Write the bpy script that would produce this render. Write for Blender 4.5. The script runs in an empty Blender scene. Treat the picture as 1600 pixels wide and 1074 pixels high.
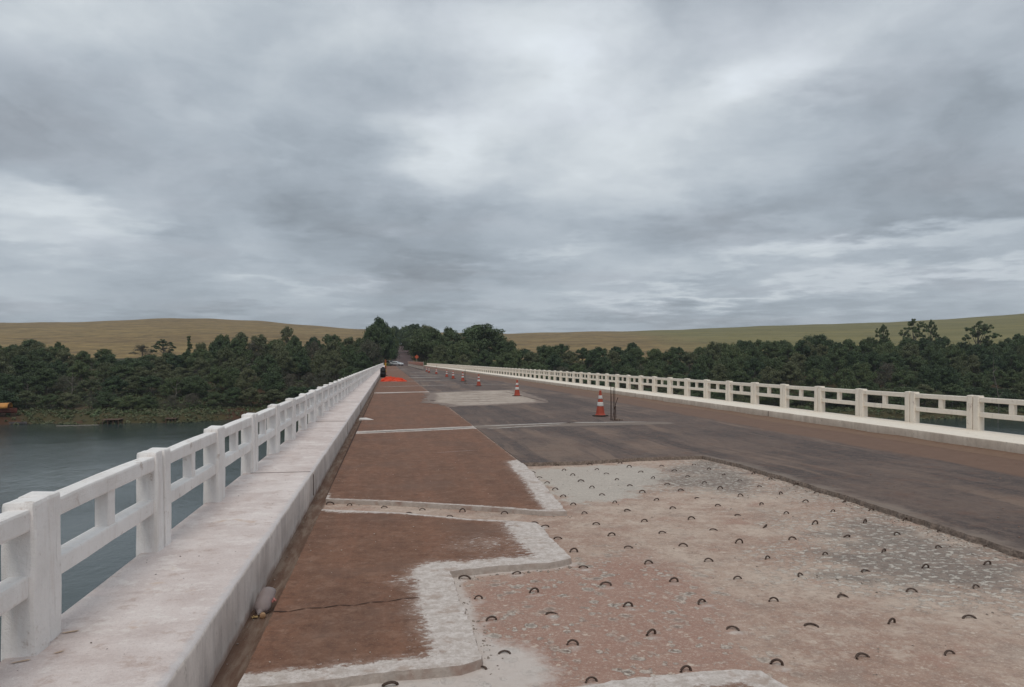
import bpy, bmesh, math, random
import numpy as np
from mathutils import Vector, Matrix
from mathutils.geometry import delaunay_2d_cdt
from mathutils import noise as mnoise

R = math.radians
C = bpy.context.scene.collection
rng = np.random.default_rng(7)
random.seed(7)

# ------------------------------------------------------------------ camera
F = 1160.0            # focal length in pixels of a 1600-wide picture
HY, VX = 564.0, 607.5
PSI = math.atan((800 - VX) / F)
EYE = 1.62
cam_d = bpy.data.cameras.new('camera')
cam = bpy.data.objects.new('camera', cam_d)
C.objects.link(cam)
cam.location = (0, 0, EYE)
cam.rotation_euler = (R(90), 0, -PSI)
cam_d.sensor_width = 36
cam_d.lens = 36 * F / 1600
cam_d.shift_y = 27 / 1600
cam_d.clip_start = 0.05
cam_d.clip_end = 12000
bpy.context.scene.camera = cam
sc = bpy.context.scene
sc.view_settings.view_transform = 'Standard'
sc.view_settings.look = 'None'
sc.view_settings.gamma = 1
sc.view_settings.exposure = 0.12
sc.cycles.max_bounces = 6
sc.cycles.transparent_max_bounces = 6

SP, CP = math.sin(PSI), math.cos(PSI)


def G(px, py, z=0.0):
    """the point of the plane at height z that shows at a pixel of the photograph"""
    t = F * (EYE - z) / (py - HY)
    l = (px - 800) / F * t
    return (t * SP + l * CP, t * CP - l * SP)


def AT(px, t):
    """the ground position at depth t under a picture column"""
    l = (px - 800) / F * t
    return (t * SP + l * CP, t * CP - l * SP)


def PXT(x, y):
    t = y * CP + x * SP
    l = x * CP - y * SP
    return 800 + F * l / t, t


# ------------------------------------------------------------------ node helpers
class NT:
    def __init__(s, tree):
        s.t = tree
        s.n = tree.nodes
        s.l = tree.links

    def put(s, sock, v):
        if v is None:
            return
        if isinstance(v, bpy.types.NodeSocket):
            s.l.new(v, sock)
        else:
            if hasattr(sock, 'default_value'):
                if sock.type == 'RGBA' and len(v) == 3:
                    v = (*v, 1)
                sock.default_value = v

    def m(s, op, a, b=None, c=None, clamp=False):
        n = s.n.new('ShaderNodeMath')
        n.operation = op
        n.use_clamp = clamp
        s.put(n.inputs[0], a)
        if b is not None: s.put(n.inputs[1], b)
        if c is not None: s.put(n.inputs[2], c)
        return n.outputs[0]

    def v(s, op, a, b=None, scale=None):
        n = s.n.new('ShaderNodeVectorMath')
        n.operation = op
        s.put(n.inputs[0], a)
        if b is not None: s.put(n.inputs[1], b)
        if scale is not None: s.put(n.inputs['Scale'], scale)
        return n.outputs['Value'] if op in ('LENGTH', 'DOT_PRODUCT', 'DISTANCE') else n.outputs[0]

    def sep(s, vec):
        n = s.n.new('ShaderNodeSeparateXYZ')
        s.put(n.inputs[0], vec)
        return n.outputs

    def comb(s, x, y, z):
        n = s.n.new('ShaderNodeCombineXYZ')
        for i, q in enumerate((x, y, z)): s.put(n.inputs[i], q)
        return n.outputs[0]

    def noise(s, vec, scale, detail=4, rough=.55, dist=0.0, color=False):
        n = s.n.new('ShaderNodeTexNoise')
        s.put(n.inputs['Vector'], vec)
        n.inputs['Scale'].default_value = scale
        n.inputs['Detail'].default_value = detail
        n.inputs['Roughness'].default_value = rough
        n.inputs['Distortion'].default_value = dist
        return n.outputs['Color'] if color else n.outputs['Fac']

    def vor(s, vec, scale, feature='F1', rand=1.0, out='Distance'):
        n = s.n.new('ShaderNodeTexVoronoi')
        n.feature = feature
        s.put(n.inputs['Vector'], vec)
        n.inputs['Scale'].default_value = scale
        n.inputs['Randomness'].default_value = rand
        return n.outputs[out]

    def step(s, x, a, b):
        """0 below a, 1 above b, smooth between (a > b turns it round)"""
        n = s.n.new('ShaderNodeMapRange')
        n.interpolation_type = 'SMOOTHSTEP'
        inv = a > b
        s.put(n.inputs['Value'], x)
        n.inputs['From Min'].default_value = min(a, b)
        n.inputs['From Max'].default_value = max(a, b)
        n.inputs['To Min'].default_value = 1 if inv else 0
        n.inputs['To Max'].default_value = 0 if inv else 1
        return n.outputs[0]

    def mix(s, f, a, b, mode='MIX'):
        n = s.n.new('ShaderNodeMix')
        n.data_type = 'RGBA'
        n.blend_type = mode
        s.put(n.inputs[0], f)
        s.put(n.inputs[6], a)
        s.put(n.inputs[7], b)
        return n.outputs[2]

    def attr(s, name):
        n = s.n.new('ShaderNodeAttribute')
        n.attribute_name = name
        return n.outputs['Fac']

    def obj_coord(s):
        return s.n.new('ShaderNodeTexCoord').outputs['Object']

    def pos(s):
        return s.n.new('ShaderNodeNewGeometry').outputs['Position']

    def mapv(s, vec, scale, loc=(0, 0, 0)):
        n = s.n.new('ShaderNodeMapping')
        s.put(n.inputs['Vector'], vec)
        n.inputs['Scale'].default_value = scale
        n.inputs['Location'].default_value = loc
        return n.outputs[0]


KF = 0.74


def S(r, g, b, k=KF):
    f = lambda c: (c / 255 / 12.92 if c / 255 < .04045 else ((c / 255 + .055) / 1.055) ** 2.4)
    return tuple(min(.9, f(q) / k) for q in (r, g, b))


def new_mat(name):
    m = bpy.data.materials.new(name)
    m.use_nodes = True
    t = NT(m.node_tree)
    b = m.node_tree.nodes['Principled BSDF']
    b.inputs['Specular IOR Level'].default_value = .3
    b.inputs['Roughness'].default_value = .85
    return m, t, b


def bump(t, b, h, strength=.3, dist=.01):
    n = t.n.new('ShaderNodeBump')
    n.inputs['Strength'].default_value = strength
    n.inputs['Distance'].default_value = dist
    t.put(n.inputs['Height'], h)
    t.put(b.inputs['Normal'], n.outputs[0])


# ------------------------------------------------------------------ sky
SUN_EL, SUN_AZ = R(52), R(188)      # azimuth clockwise from +Y
world = bpy.data.worlds.new('World')
sc.world = world
world.use_nodes = True
w = NT(world.node_tree)
bg = world.node_tree.nodes['Background']
sky = w.n.new('ShaderNodeTexSky')
sky.sky_type = 'NISHITA'
sky.sun_disc = False
sky.sun_elevation = SUN_EL
sky.sun_rotation = SUN_AZ
D = w.v('NORMALIZE', w.n.new('ShaderNodeTexCoord').outputs['Generated'])
dx, dy, dz = w.sep(D)
zc = w.m('MAXIMUM', dz, 0.0)
inv = w.m('DIVIDE', 1.0, w.m('ADD', zc, .085))
P = w.comb(w.m('MULTIPLY', dx, inv), w.m('MULTIPLY', dy, inv), 0.0)     # a cloud layer seen from below
az = w.m('ARCTAN2', dx, dy)
el = w.m('ARCSINE', dz)
warp = w.v('SUBTRACT', w.noise(P, 1.6, 5, .6, color=True), (.5, .5, .5))
wx, wy, _ = w.sep(warp)
azw = w.m('ADD', az, w.m('MULTIPLY', wx, .22))
elw = w.m('ADD', el, w.m('MULTIPLY', wy, .13))
DB = w.v('ADD', w.mapv(D, (1, 1, 1.8)), w.v('SCALE', warp, scale=.16))
big = w.noise(DB, 2.1, 4, .5)
mid = w.noise(w.v('ADD', DB, (7.3, 2.1, 0)), 4.6, 7, .55, .25)
lump = w.noise(w.v('ADD', w.mapv(D, (1, 1, 1.5)), w.v('SCALE', warp, scale=.10)), 11.0, 6, .55)
# thin bands low over the horizon
band = w.noise(w.v('ADD', w.mapv(D, (3.2, 3.2, 26)), w.v('SCALE', warp, scale=.22)), 1.3, 5, .58, .2)
val = w.m('ADD', .462, w.m('MULTIPLY', w.m('SUBTRACT', big, .5), .20))
val = w.m('ADD', val, w.m('MULTIPLY', w.m('SUBTRACT', mid, .5), .42))
val = w.m('ADD', val, w.m('MULTIPLY', w.m('SUBTRACT', lump, .5), .20))
low = w.step(el, .20, .03)
val = w.m('ADD', val, w.m('MULTIPLY', w.m('MULTIPLY', w.m('SUBTRACT', band, .5), .34), low))


def blob(px, py, sx, sy, rot, amp):
    global val
    a0 = PSI + math.atan((px - 800) / F)
    e0 = math.atan((HY - py) / F * math.cos(a0 - PSI))
    u = w.m('SUBTRACT', azw, a0)
    v_ = w.m('SUBTRACT', elw, e0)
    c, s_ = math.cos(R(rot)), math.sin(R(rot))
    U = w.m('MULTIPLY', w.m('ADD', w.m('MULTIPLY', u, c), w.m('MULTIPLY', v_, s_)), F / sx)
    V = w.m('MULTIPLY', w.m('SUBTRACT', w.m('MULTIPLY', v_, c), w.m('MULTIPLY', u, s_)), F / sy)
    q = w.m('ADD', w.m('MULTIPLY', U, U), w.m('MULTIPLY', V, V))
    g = w.m('EXPONENT', w.m('MULTIPLY', q, -1.0))
    val = w.m('ADD', val, w.m('MULTIPLY', g, amp * 1.25))


# bright openings and dark bellies of the overcast, by direction
for a in [(740, 20, 380, 100, -8, .13), (1050, 190, 240, 110, 0, .06), (710, 225, 120, 45, 20, .17), (880, 100, 130, 70, -30, .11), (790, 290, 130, 70, 0, .07),
          (1290, 60, 230, 60, 24, .09), (1180, 125, 120, 32, 10, .10), (50, 325, 150, 30, -12, .10), (130, 345, 110, 22, -8, .09), (30, 375, 90, 14, -5, .09),
          (1300, 388, 260, 16, 3, .16), (1500, 428, 220, 14, 3, .16), (1080, 462, 160, 10, 0, .13), (870, 390, 70, 10, 3, .08),
          (30, 20, 220, 60, 20, .12), (960, 240, 150, 80, 0, .10), (450, 450, 120, 9, 0, .07),
          (570, 140, 110, 100, 0, -.05), (420, 270, 300, 70, -12, -.07), (560, 350, 260, 50, 0, -.05), (800, 420, 240, 26, 0, -.07),
          (1480, 150, 220, 60, 22, -.04), (1250, 170, 110, 26, 5, -.05), (1370, 300, 330, 50, 2, -.08), (1050, 350, 200, 24, 4, -.08), (1420, 350, 160, 14, 4, -.06),
          (80, 230, 250, 60, -10, -.02), (250, 500, 400, 14, 0, -.05), (1000, 500, 500, 16, 0, -.07)]:
    blob(*a)
# an overcast sky is brighter overhead
val = w.m('ADD', val, w.m('MULTIPLY', w.step(el, .45, 1.2), .22))
val = w.m('MAXIMUM', val, .25)
tint = w.mix(w.step(val, .34, .72), (.89, 1.01, 1.14, 1), (.94, 1.01, 1.06, 1))
warmth = w.noise(w.v('ADD', P, (1.3, 9.1, 0)), .8, 3)
tint = w.mix(w.m('MULTIPLY', w.step(warmth, .45, .7), .5), tint, (.93, .995, 1.10, 1))
cl = w.v('SCALE', tint, scale=val)
# the clear sky above shows only a little through the cloud layer
skyc = w.v('SCALE', sky.outputs[0], scale=.06)
col = w.mix(.94, skyc, cl)
# below the horizon: dull ground tone
col = w.mix(w.step(dz, -.02, -.08), col, (.09, .095, .09, 1))
w.put(bg.inputs['Color'], col)
bg.inputs['Strength'].default_value = 1.0

sun_d = bpy.data.lights.new('sun', 'SUN')
sun = bpy.data.objects.new('sun', sun_d)
C.objects.link(sun)
sun_d.energy = .95
sun_d.angle = R(22)
sun_d.color = (1.0, .93, .84)
sdir = Vector((math.sin(SUN_AZ) * math.cos(SUN_EL), math.cos(SUN_AZ) * math.cos(SUN_EL), math.sin(SUN_EL)))
sun.rotation_euler = sdir.to_track_quat('Z', 'Y').to_euler()


# ------------------------------------------------------------------ object helpers
def tag(o, label=None, cat=None, group=None, kind=None):
    if label: o['label'] = label
    if cat: o['category'] = cat
    if group: o['group'] = group
    if kind: o['kind'] = kind
    return o


def empty(name, loc=(0, 0, 0), rz=0.0, parent=None):
    o = bpy.data.objects.new(name, None)
    C.objects.link(o)
    o.location = loc
    o.rotation_euler = (0, 0, rz)
    o.empty_display_size = .2
    if parent: o.parent = parent
    return o


def link(name, mesh, parent=None, loc=(0, 0, 0)):
    o = bpy.data.objects.new(name, mesh)
    C.objects.link(o)
    o.location = loc
    if parent: o.parent = parent
    return o


def mesh_from(name, verts, faces, mat=None, smooth=False):
    me = bpy.data.meshes.new(name)
    verts = np.asarray(verts, dtype=np.float32)
    if isinstance(faces, np.ndarray):
        n, k = faces.shape
        me.vertices.add(len(verts))
        me.vertices.foreach_set('co', verts.ravel())
        me.loops.add(n * k)
        me.loops.foreach_set('vertex_index', faces.ravel().astype(np.int32))
        me.polygons.add(n)
        me.polygons.foreach_set('loop_start', np.arange(0, n * k, k, dtype=np.int32))
        me.polygons.foreach_set('loop_total', np.full(n, k, dtype=np.int32))
        me.update(calc_edges=True)
    else:
        me.from_pydata([tuple(map(float, v)) for v in verts], [], faces)
        me.update()
    if mat:
        for q in (mat if isinstance(mat, (list, tuple)) else [mat]): me.materials.append(q)
    if smooth:
        me.polygons.foreach_set('use_smooth', np.ones(len(me.polygons), dtype=bool))
    return me


def set_attr(me, name, vals):
    a = me.attributes.new(name, 'FLOAT', 'POINT')
    a.data.foreach_set('value', np.asarray(vals, dtype=np.float32))


def bm_mesh(name, bm, mat, smooth=False):
    me = bpy.data.meshes.new(name)
    bm.normal_update()
    bm.to_mesh(me)
    bm.free()
    for q in (mat if isinstance(mat, (list, tuple)) else [mat]): me.materials.append(q)
    if smooth:
        me.polygons.foreach_set('use_smooth', np.ones(len(me.polygons), dtype=bool))
    return me


def add_box(bm, x0, x1, y0, y1, z0, z1, bevel=0.0, seg=2, cuts=0, amp=0.0, seed=0.0):
    before = set(bm.verts)
    r = bmesh.ops.create_cube(bm, size=1)
    for v in r['verts']:
        v.co = Vector(((x0 + x1) / 2 + v.co.x * (x1 - x0), (y0 + y1) / 2 + v.co.y * (y1 - y0), (z0 + z1) / 2 + v.co.z * (z1 - z0)))
    mine = lambda: [v for v in bm.verts if v not in before]
    if bevel:
        es = {e for v in mine() for e in v.link_edges}
        bmesh.ops.bevel(bm, geom=list(es), offset=bevel, segments=seg, affect='EDGES', profile=.6)
    if cuts:
        es = [e for e in {e for v in mine() for e in v.link_edges} if e.calc_length() > .05]
        bmesh.ops.subdivide_edges(bm, edges=es, cuts=cuts, use_grid_fill=True)
    if amp:
        for v in mine():
            q = v.co * 9 + Vector((seed, seed * 1.7, 0))
            v.co += amp * mnoise.noise_vector(q)
    return mine()


def tube(bm, pts, radii, sides=8, cap=True):
    """a swept tube through points"""
    rings = []
    pts = [Vector(p) for p in pts]
    for i, p in enumerate(pts):
        d = (pts[min(i + 1, len(pts) - 1)] - pts[max(i - 1, 0)]).normalized()
        a = Vector((0, 0, 1)) if abs(d.z) < .9 else Vector((1, 0, 0))
        u = d.cross(a).normalized(); v = d.cross(u)
        r = radii[i] if hasattr(radii, '__len__') else radii
        rings.append([bm.verts.new(p + (u * math.cos(2 * math.pi * k / sides) + v * math.sin(2 * math.pi * k / sides)) * r) for k in range(sides)])
    for a, b in zip(rings, rings[1:]):
        for k in range(sides):
            bm.faces.new((a[k], a[(k + 1) % sides], b[(k + 1) % sides], b[k]))
    if cap:
        bm.faces.new(rings[0]); bm.faces.new(list(reversed(rings[-1])))


def lathe(bm, prof, sides=24, cap=True, centre=(0, 0)):
    rings = []
    for r, z in prof:
        rings.append([bm.verts.new((centre[0] + r * math.cos(2 * math.pi * k / sides), centre[1] + r * math.sin(2 * math.pi * k / sides), z)) for k in range(sides)])
    for a, b in zip(rings, rings[1:]):
        for k in range(sides):
            bm.faces.new((a[k], a[(k + 1) % sides], b[(k + 1) % sides], b[k]))
    if cap:
        bm.faces.new(list(reversed(rings[0]))); bm.faces.new(rings[-1])


def jitter_line(pts, step=.05, amp=.008, seed=0.0, coarse=.0):
    """points along a polyline, moved sideways by noise"""
    out = []
    for (a, b) in zip(pts, pts[1:]):
        a = np.array(a); b = np.array(b)
        L = np.linalg.norm(b - a); n = max(1, int(L / step))
        d = (b - a) / max(L, 1e-6); nrm = np.array([-d[1], d[0]])
        for i in range(n):
            p = a + (b - a) * i / n
            k = amp * mnoise.noise(Vector((p[0] * 14, p[1] * 14, seed))) * 2 + amp * mnoise.noise(Vector((p[0] * 45, p[1] * 45, seed)))
            k += coarse * mnoise.noise(Vector((p[0] * 2.5, p[1] * 2.5, seed + 5)))
            if i == 0: k *= .3
            out.append(tuple(p + nrm * k))
    return out


def seg_dist(x, y, pts):
    best = np.full(np.shape(x), 1e9)
    for (a, b) in zip(pts, pts[1:]):
        ax, ay = a; bx, by = b
        L2 = (bx - ax) ** 2 + (by - ay) ** 2 + 1e-12
        t = np.clip(((x - ax) * (bx - ax) + (y - ay) * (by - ay)) / L2, 0, 1)
        best = np.minimum(best, np.hypot(x - ax - t * (bx - ax), y - ay - t * (by - ay)))
    return best


def inside(x, y, poly):
    r = np.zeros(np.shape(x), dtype=bool)
    n = len(poly)
    for i in range(n):
        x0, y0 = poly[i]; x1, y1 = poly[(i + 1) % n]
        c = ((y0 > y) != (y1 > y)) & (x < (x1 - x0) * (y - y0) / (y1 - y0 + 1e-12) + x0)
        r ^= c
    return r


def soft_poly(x, y, poly, width):
    d = seg_dist(x, y, list(poly) + [poly[0]])
    sd = np.where(inside(x, y, poly), -d, d)
    return np.clip(.5 - sd / width / 2, 0, 1)


def slab_mesh(name, outline, z, thick, mats, inner, attrs, flare=.012, skip_side=None):
    """a slab with an irregular outline: dense top for the stain masks, broken sides"""
    n = len(outline)
    coords = [Vector(p) for p in outline] + [Vector(p) for p in inner]
    edges = [(i, (i + 1) % n) for i in range(n)]
    vo, eo, fo, ov, oe, of = delaunay_2d_cdt(coords, edges, [list(range(n))], 1, 1e-5)
    top = [(v.x, v.y, z + .0015 * mnoise.noise(Vector((v.x * 3, v.y * 3, 0)))) for v in vo]
    # boundary order
    cnt = {}
    for f in fo:
        for a, b in zip(f, f[1:] + f[:1]):
            cnt[(a, b)] = cnt.get((a, b), 0) + 1
    bound = [(a, b) for (a, b) in cnt if (b, a) not in cnt]
    verts = list(top)
    low = {}
    cen = {}
    for a, b in bound:
        for q in (a, b):
            cen.setdefault(q, []).append(Vector((vo[b].y - vo[a].y, -(vo[b].x - vo[a].x))))
    for q, ns in cen.items():
        nn = sum(ns, Vector((0, 0)))
        nn = nn.normalized() if nn.length > 1e-9 else nn
        k = flare * (.6 + .9 * mnoise.noise(Vector((vo[q].x * 20, vo[q].y * 20, 3))))
        ring = []
        for zz, kk in ((.35, .5), (1.0, 1.0)):
            ring.append(len(verts))
            verts.append((vo[q].x + nn.x * k * kk, vo[q].y + nn.y * k * kk, z - thick * zz))
        low[q] = ring
    faces = [tuple(f) for f in fo]
    nt = len(faces)
    for a, b in bound:
        faces.append((b, a, low[a][0], low[b][0]))
        faces.append((low[b][0], low[a][0], low[a][1], low[b][1]))
    me = mesh_from(name, verts, faces, mats)
    mi = np.zeros(len(faces), dtype=np.int32); mi[nt:] = 1
    me.polygons.foreach_set('material_index', mi)
    xs = np.array([v[0] for v in verts]); ys = np.array([v[1] for v in verts])
    for k, fn in attrs.items(): set_attr(me, k, fn(xs, ys))
    return me


def grid_pts(x0, x1, y0, y1, s, outline, jig=.3):
    gx, gy = np.meshgrid(np.arange(x0, x1, s), np.arange(y0, y1, s))
    gx = gx.ravel() + rng.uniform(-jig, jig, gx.size) * s
    gy = gy.ravel() + rng.uniform(-jig, jig, gy.size) * s
    ok = inside(gx, gy, outline) & (seg_dist(gx, gy, list(outline) + [outline[0]]) > s * .35)
    return list(zip(gx[ok], gy[ok]))


# ------------------------------------------------------------------ materials of the bridge
CAL = {'slab': (.85, .80, .76), 'asph': (.66, .63, .61), 'deck': (1, 1, 1), 'walk': (.96, .92, .89), 'white': (1, .98, .95), 'field': (.68, .64, .47), 'dirt': (1, 1, 1)}


def cal(t, c, k):
    return t.mix(1.0, c, (*CAL[k], 1), 'MULTIPLY')


def worn(t, P, dust, amount=.55, fine=18):
    """breaks up a smooth mask into flakes and patches"""
    n0 = t.noise(P, 1.3, 3, .6)
    n1 = t.noise(P, 4.5, 6, .7)
    n2 = t.noise(P, fine, 4, .65)
    dust = t.m('MULTIPLY', dust, t.m('ADD', -.1, t.m('MULTIPLY', n0, 2.2)))
    q = t.m('ADD', dust, t.m('MULTIPLY', t.m('SUBTRACT', n1, .5), amount * 1.3))
    q = t.m('ADD', q, t.m('MULTIPLY', t.m('SUBTRACT', n2, .5), amount * .9))
    return q


def mat_slab():
    m, t, b = new_mat('brown_dusty_slab')
    P = t.pos()
    n = t.noise(P, 1.1, 6, .65)
    n2 = t.noise(P, 14, 6, .75)
    n3 = t.noise(P, 150, 3, .8)
    n4 = t.noise(P, 45, 4, .7)
    streak = t.noise(t.mapv(P, (3.2, .35, 1)), 1.0, 5, .65)
    cross = t.noise(t.mapv(P, (.5, 5.0, 1)), 1.4, 6, .7)
    c = t.mix(t.step(n, .3, .7), S(98, 72, 59), S(118, 87, 70))
    c = t.mix(t.m('MULTIPLY', t.step(streak, .4, .75), .8), c, S(126, 90, 72))
    c = t.mix(t.m('MULTIPLY', t.step(cross, .52, .7), .45), c, S(126, 100, 86))
    b1 = t.noise(P, 5.5, 6, .75)
    b2 = t.noise(t.v('ADD', P, (5, 2, 0)), 9.0, 5, .75)
    c = t.mix(t.m('MULTIPLY', t.step(b1, .50, .64), .55), c, S(134, 108, 93))
    c = t.mix(t.m('MULTIPLY', t.step(b1, .47, .34), .6), c, S(82, 58, 46))
    c = t.mix(t.m('MULTIPLY', t.step(b2, .56, .66), .5), c, S(146, 122, 108))
    c = t.mix(t.m('MULTIPLY', t.step(n2, .48, .62), .5), c, S(84, 62, 52))
    c = t.mix(t.m('MULTIPLY', t.step(n4, .52, .68), .5), c, S(140, 114, 98))
    c = t.mix(t.m('MULTIPLY', t.step(n3, .5, .75), .5), c, S(142, 116, 100))
    c = t.mix(t.m('MULTIPLY', t.step(n3, .46, .28), .5), c, S(76, 56, 48))
    c = t.mix(t.m('MULTIPLY', t.step(t.noise(P, .8, 4, .65), .48, .7), .6), c, S(106, 86, 76))
    # scattered darker stains with their own outline
    c = t.mix(t.m('MULTIPLY', t.step(t.noise(P, 2.2, 5, .6, .6), .64, .72), .5), c, S(84, 60, 50))
    d = t.attr('dust')
    chips = t.noise(t.mapv(P, (8, 12, 1)), 1.8, 6, .78)
    q = worn(t, P, d, .8, 26)
    mask = t.step(q, .44, .66)
    sparse = t.m('MULTIPLY', t.step(t.m('ADD', chips, t.m('MULTIPLY', d, .38)), .66, .73), t.step(d, .03, .25))
    mask = t.m('MAXIMUM', mask, sparse)
    rare = t.step(t.noise(t.mapv(P, (7, 10, 1)), 2.0, 6, .82), .665, .70)
    mask = t.m('MAXIMUM', mask, t.m('MULTIPLY', rare, .75))
    mask = t.m('MULTIPLY', mask, t.step(n3, .2, .42))
    white = t.mix(t.step(n2, .35, .65), S(172, 165, 160), S(202, 198, 196))
    white = t.mix(t.m('MULTIPLY', t.step(b1, .52, .62), .65), white, S(156, 140, 130))
    white = t.mix(t.m('MULTIPLY', t.step(n4, .5, .66), .5), white, S(150, 138, 130))
    white = t.mix(t.m('MULTIPLY', t.step(n3, .55, .75), .4), white, S(126, 114, 108))
    halo = t.m('MULTIPLY', t.step(q, .12, .5), .5)
    c = t.mix(halo, c, S(150, 132, 122))
    c = t.mix(mask, c, white)
    t.put(b.inputs['Base Color'], cal(t, c, 'slab'))
    bump(t, b, t.m('ADD', n2, t.m('ADD', t.m('MULTIPLY', n3, .6), t.m('MULTIPLY', mask, .4))), .6, .006)
    b.inputs['Roughness'].default_value = .9
    return m


def mat_edge():
    m, t, b = new_mat('broken_slab_edge')
    P = t.pos()
    n = t.noise(P, 25, 5, .7)
    n2 = t.noise(P, 5, 3)
    c = t.mix(n, S(118, 106, 98), S(172, 162, 154))
    c = t.mix(t.m('MULTIPLY', t.step(n2, .5, .7), .6), c, S(120, 92, 80))
    t.put(b.inputs['Base Color'], c)
    bump(t, b, n, .8, .012)
    return m


def mat_asphalt():
    m, t, b = new_mat('old_asphalt')
    P = t.pos()
    x, y, z = t.sep(P)
    n = t.noise(P, .55, 5, .6)
    streak = t.noise(t.mapv(P, (2.6, .12, 1)), 1.0, 5, .65)
    streak2 = t.noise(t.mapv(P, (9, .5, 1), (4, 0, 0)), 1.0, 4, .7)
    n3 = t.noise(P, 160, 2, .7)
    c = t.mix(t.step(n, .38, .62), S(84, 74, 72), S(116, 100, 92))
    c = t.mix(t.m('MULTIPLY', t.step(streak, .5, .68), .6), c, S(124, 105, 95))
    c = t.mix(t.m('MULTIPLY', t.step(streak, .46, .3), .6), c, S(78, 72, 74))
    c = t.mix(t.m('MULTIPLY', t.step(streak2, .56, .68), .5), c, S(146, 130, 118))
    wob = t.m('MULTIPLY', t.m('SUBTRACT', t.noise(t.mapv(P, (.3, .12, 1)), 1.0, 3), .5), 1.6)
    tr = t.noise(t.comb(t.m('ADD', x, wob), t.m('MULTIPLY', y, .035), 2.0), 1.35, 4, .7)
    gate = t.step(t.noise(t.mapv(P, (.6, .25, 1), (2, 8, 0)), 1.3, 5, .7), .38, .6)
    c = t.mix(t.m('MULTIPLY', t.m('MULTIPLY', t.step(tr, .52, .58), gate), .8), c, S(150, 128, 112))
    c = t.mix(t.m('MULTIPLY', t.step(tr, .47, .38), .85), c, S(72, 64, 64))
    c = t.mix(t.m('MULTIPLY', n3, .5), c, S(70, 62, 60))
    n5 = t.noise(P, 38, 5, .75)
    c = t.mix(t.m('MULTIPLY', t.step(n5, .5, .66), .5), c, S(134, 120, 110))
    n6 = t.noise(P, 7, 6, .78)
    c = t.mix(t.m('MULTIPLY', t.step(n6, .5, .62), .5), c, S(128, 110, 98))
    c = t.mix(t.m('MULTIPLY', t.step(n6, .47, .36), .5), c, S(72, 62, 58))
    crs = t.noise(t.mapv(P, (.35, 3.0, 1), (3, 1, 0)), 1.2, 5, .7)
    c = t.mix(t.m('MULTIPLY', t.step(crs, .52, .7), .4), c, S(116, 98, 86))
    patchy = t.noise(P, 2.4, 5, .7)
    c = t.mix(t.m('MULTIPLY', t.step(patchy, .5, .7), .55), c, S(112, 86, 74))
    q = worn(t, P, t.attr('dust'), .35, 14)
    c = t.mix(t.m('MULTIPLY', t.step(q, .3, .7), .75), c, S(140, 128, 118))
    dirt = t.m('ADD', t.attr('dirt'), t.m('MULTIPLY', t.m('SUBTRACT', t.noise(t.mapv(P, (2, .5, 1)), 1.2, 5, .65), .5), .5))
    dc = t.mix(t.noise(P, 3, 5, .7), S(104, 80, 66), S(134, 108, 92))
    c = t.mix(t.step(dirt, .4, .6), c, dc)
    t.put(b.inputs['Base Color'], cal(t, c, 'asph'))
    bump(t, b, t.m('ADD', n3, t.m('MULTIPLY', t.noise(P, 30, 3), .8)), .4, .006)
    b.inputs['Roughness'].default_value = .8
    return m


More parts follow.
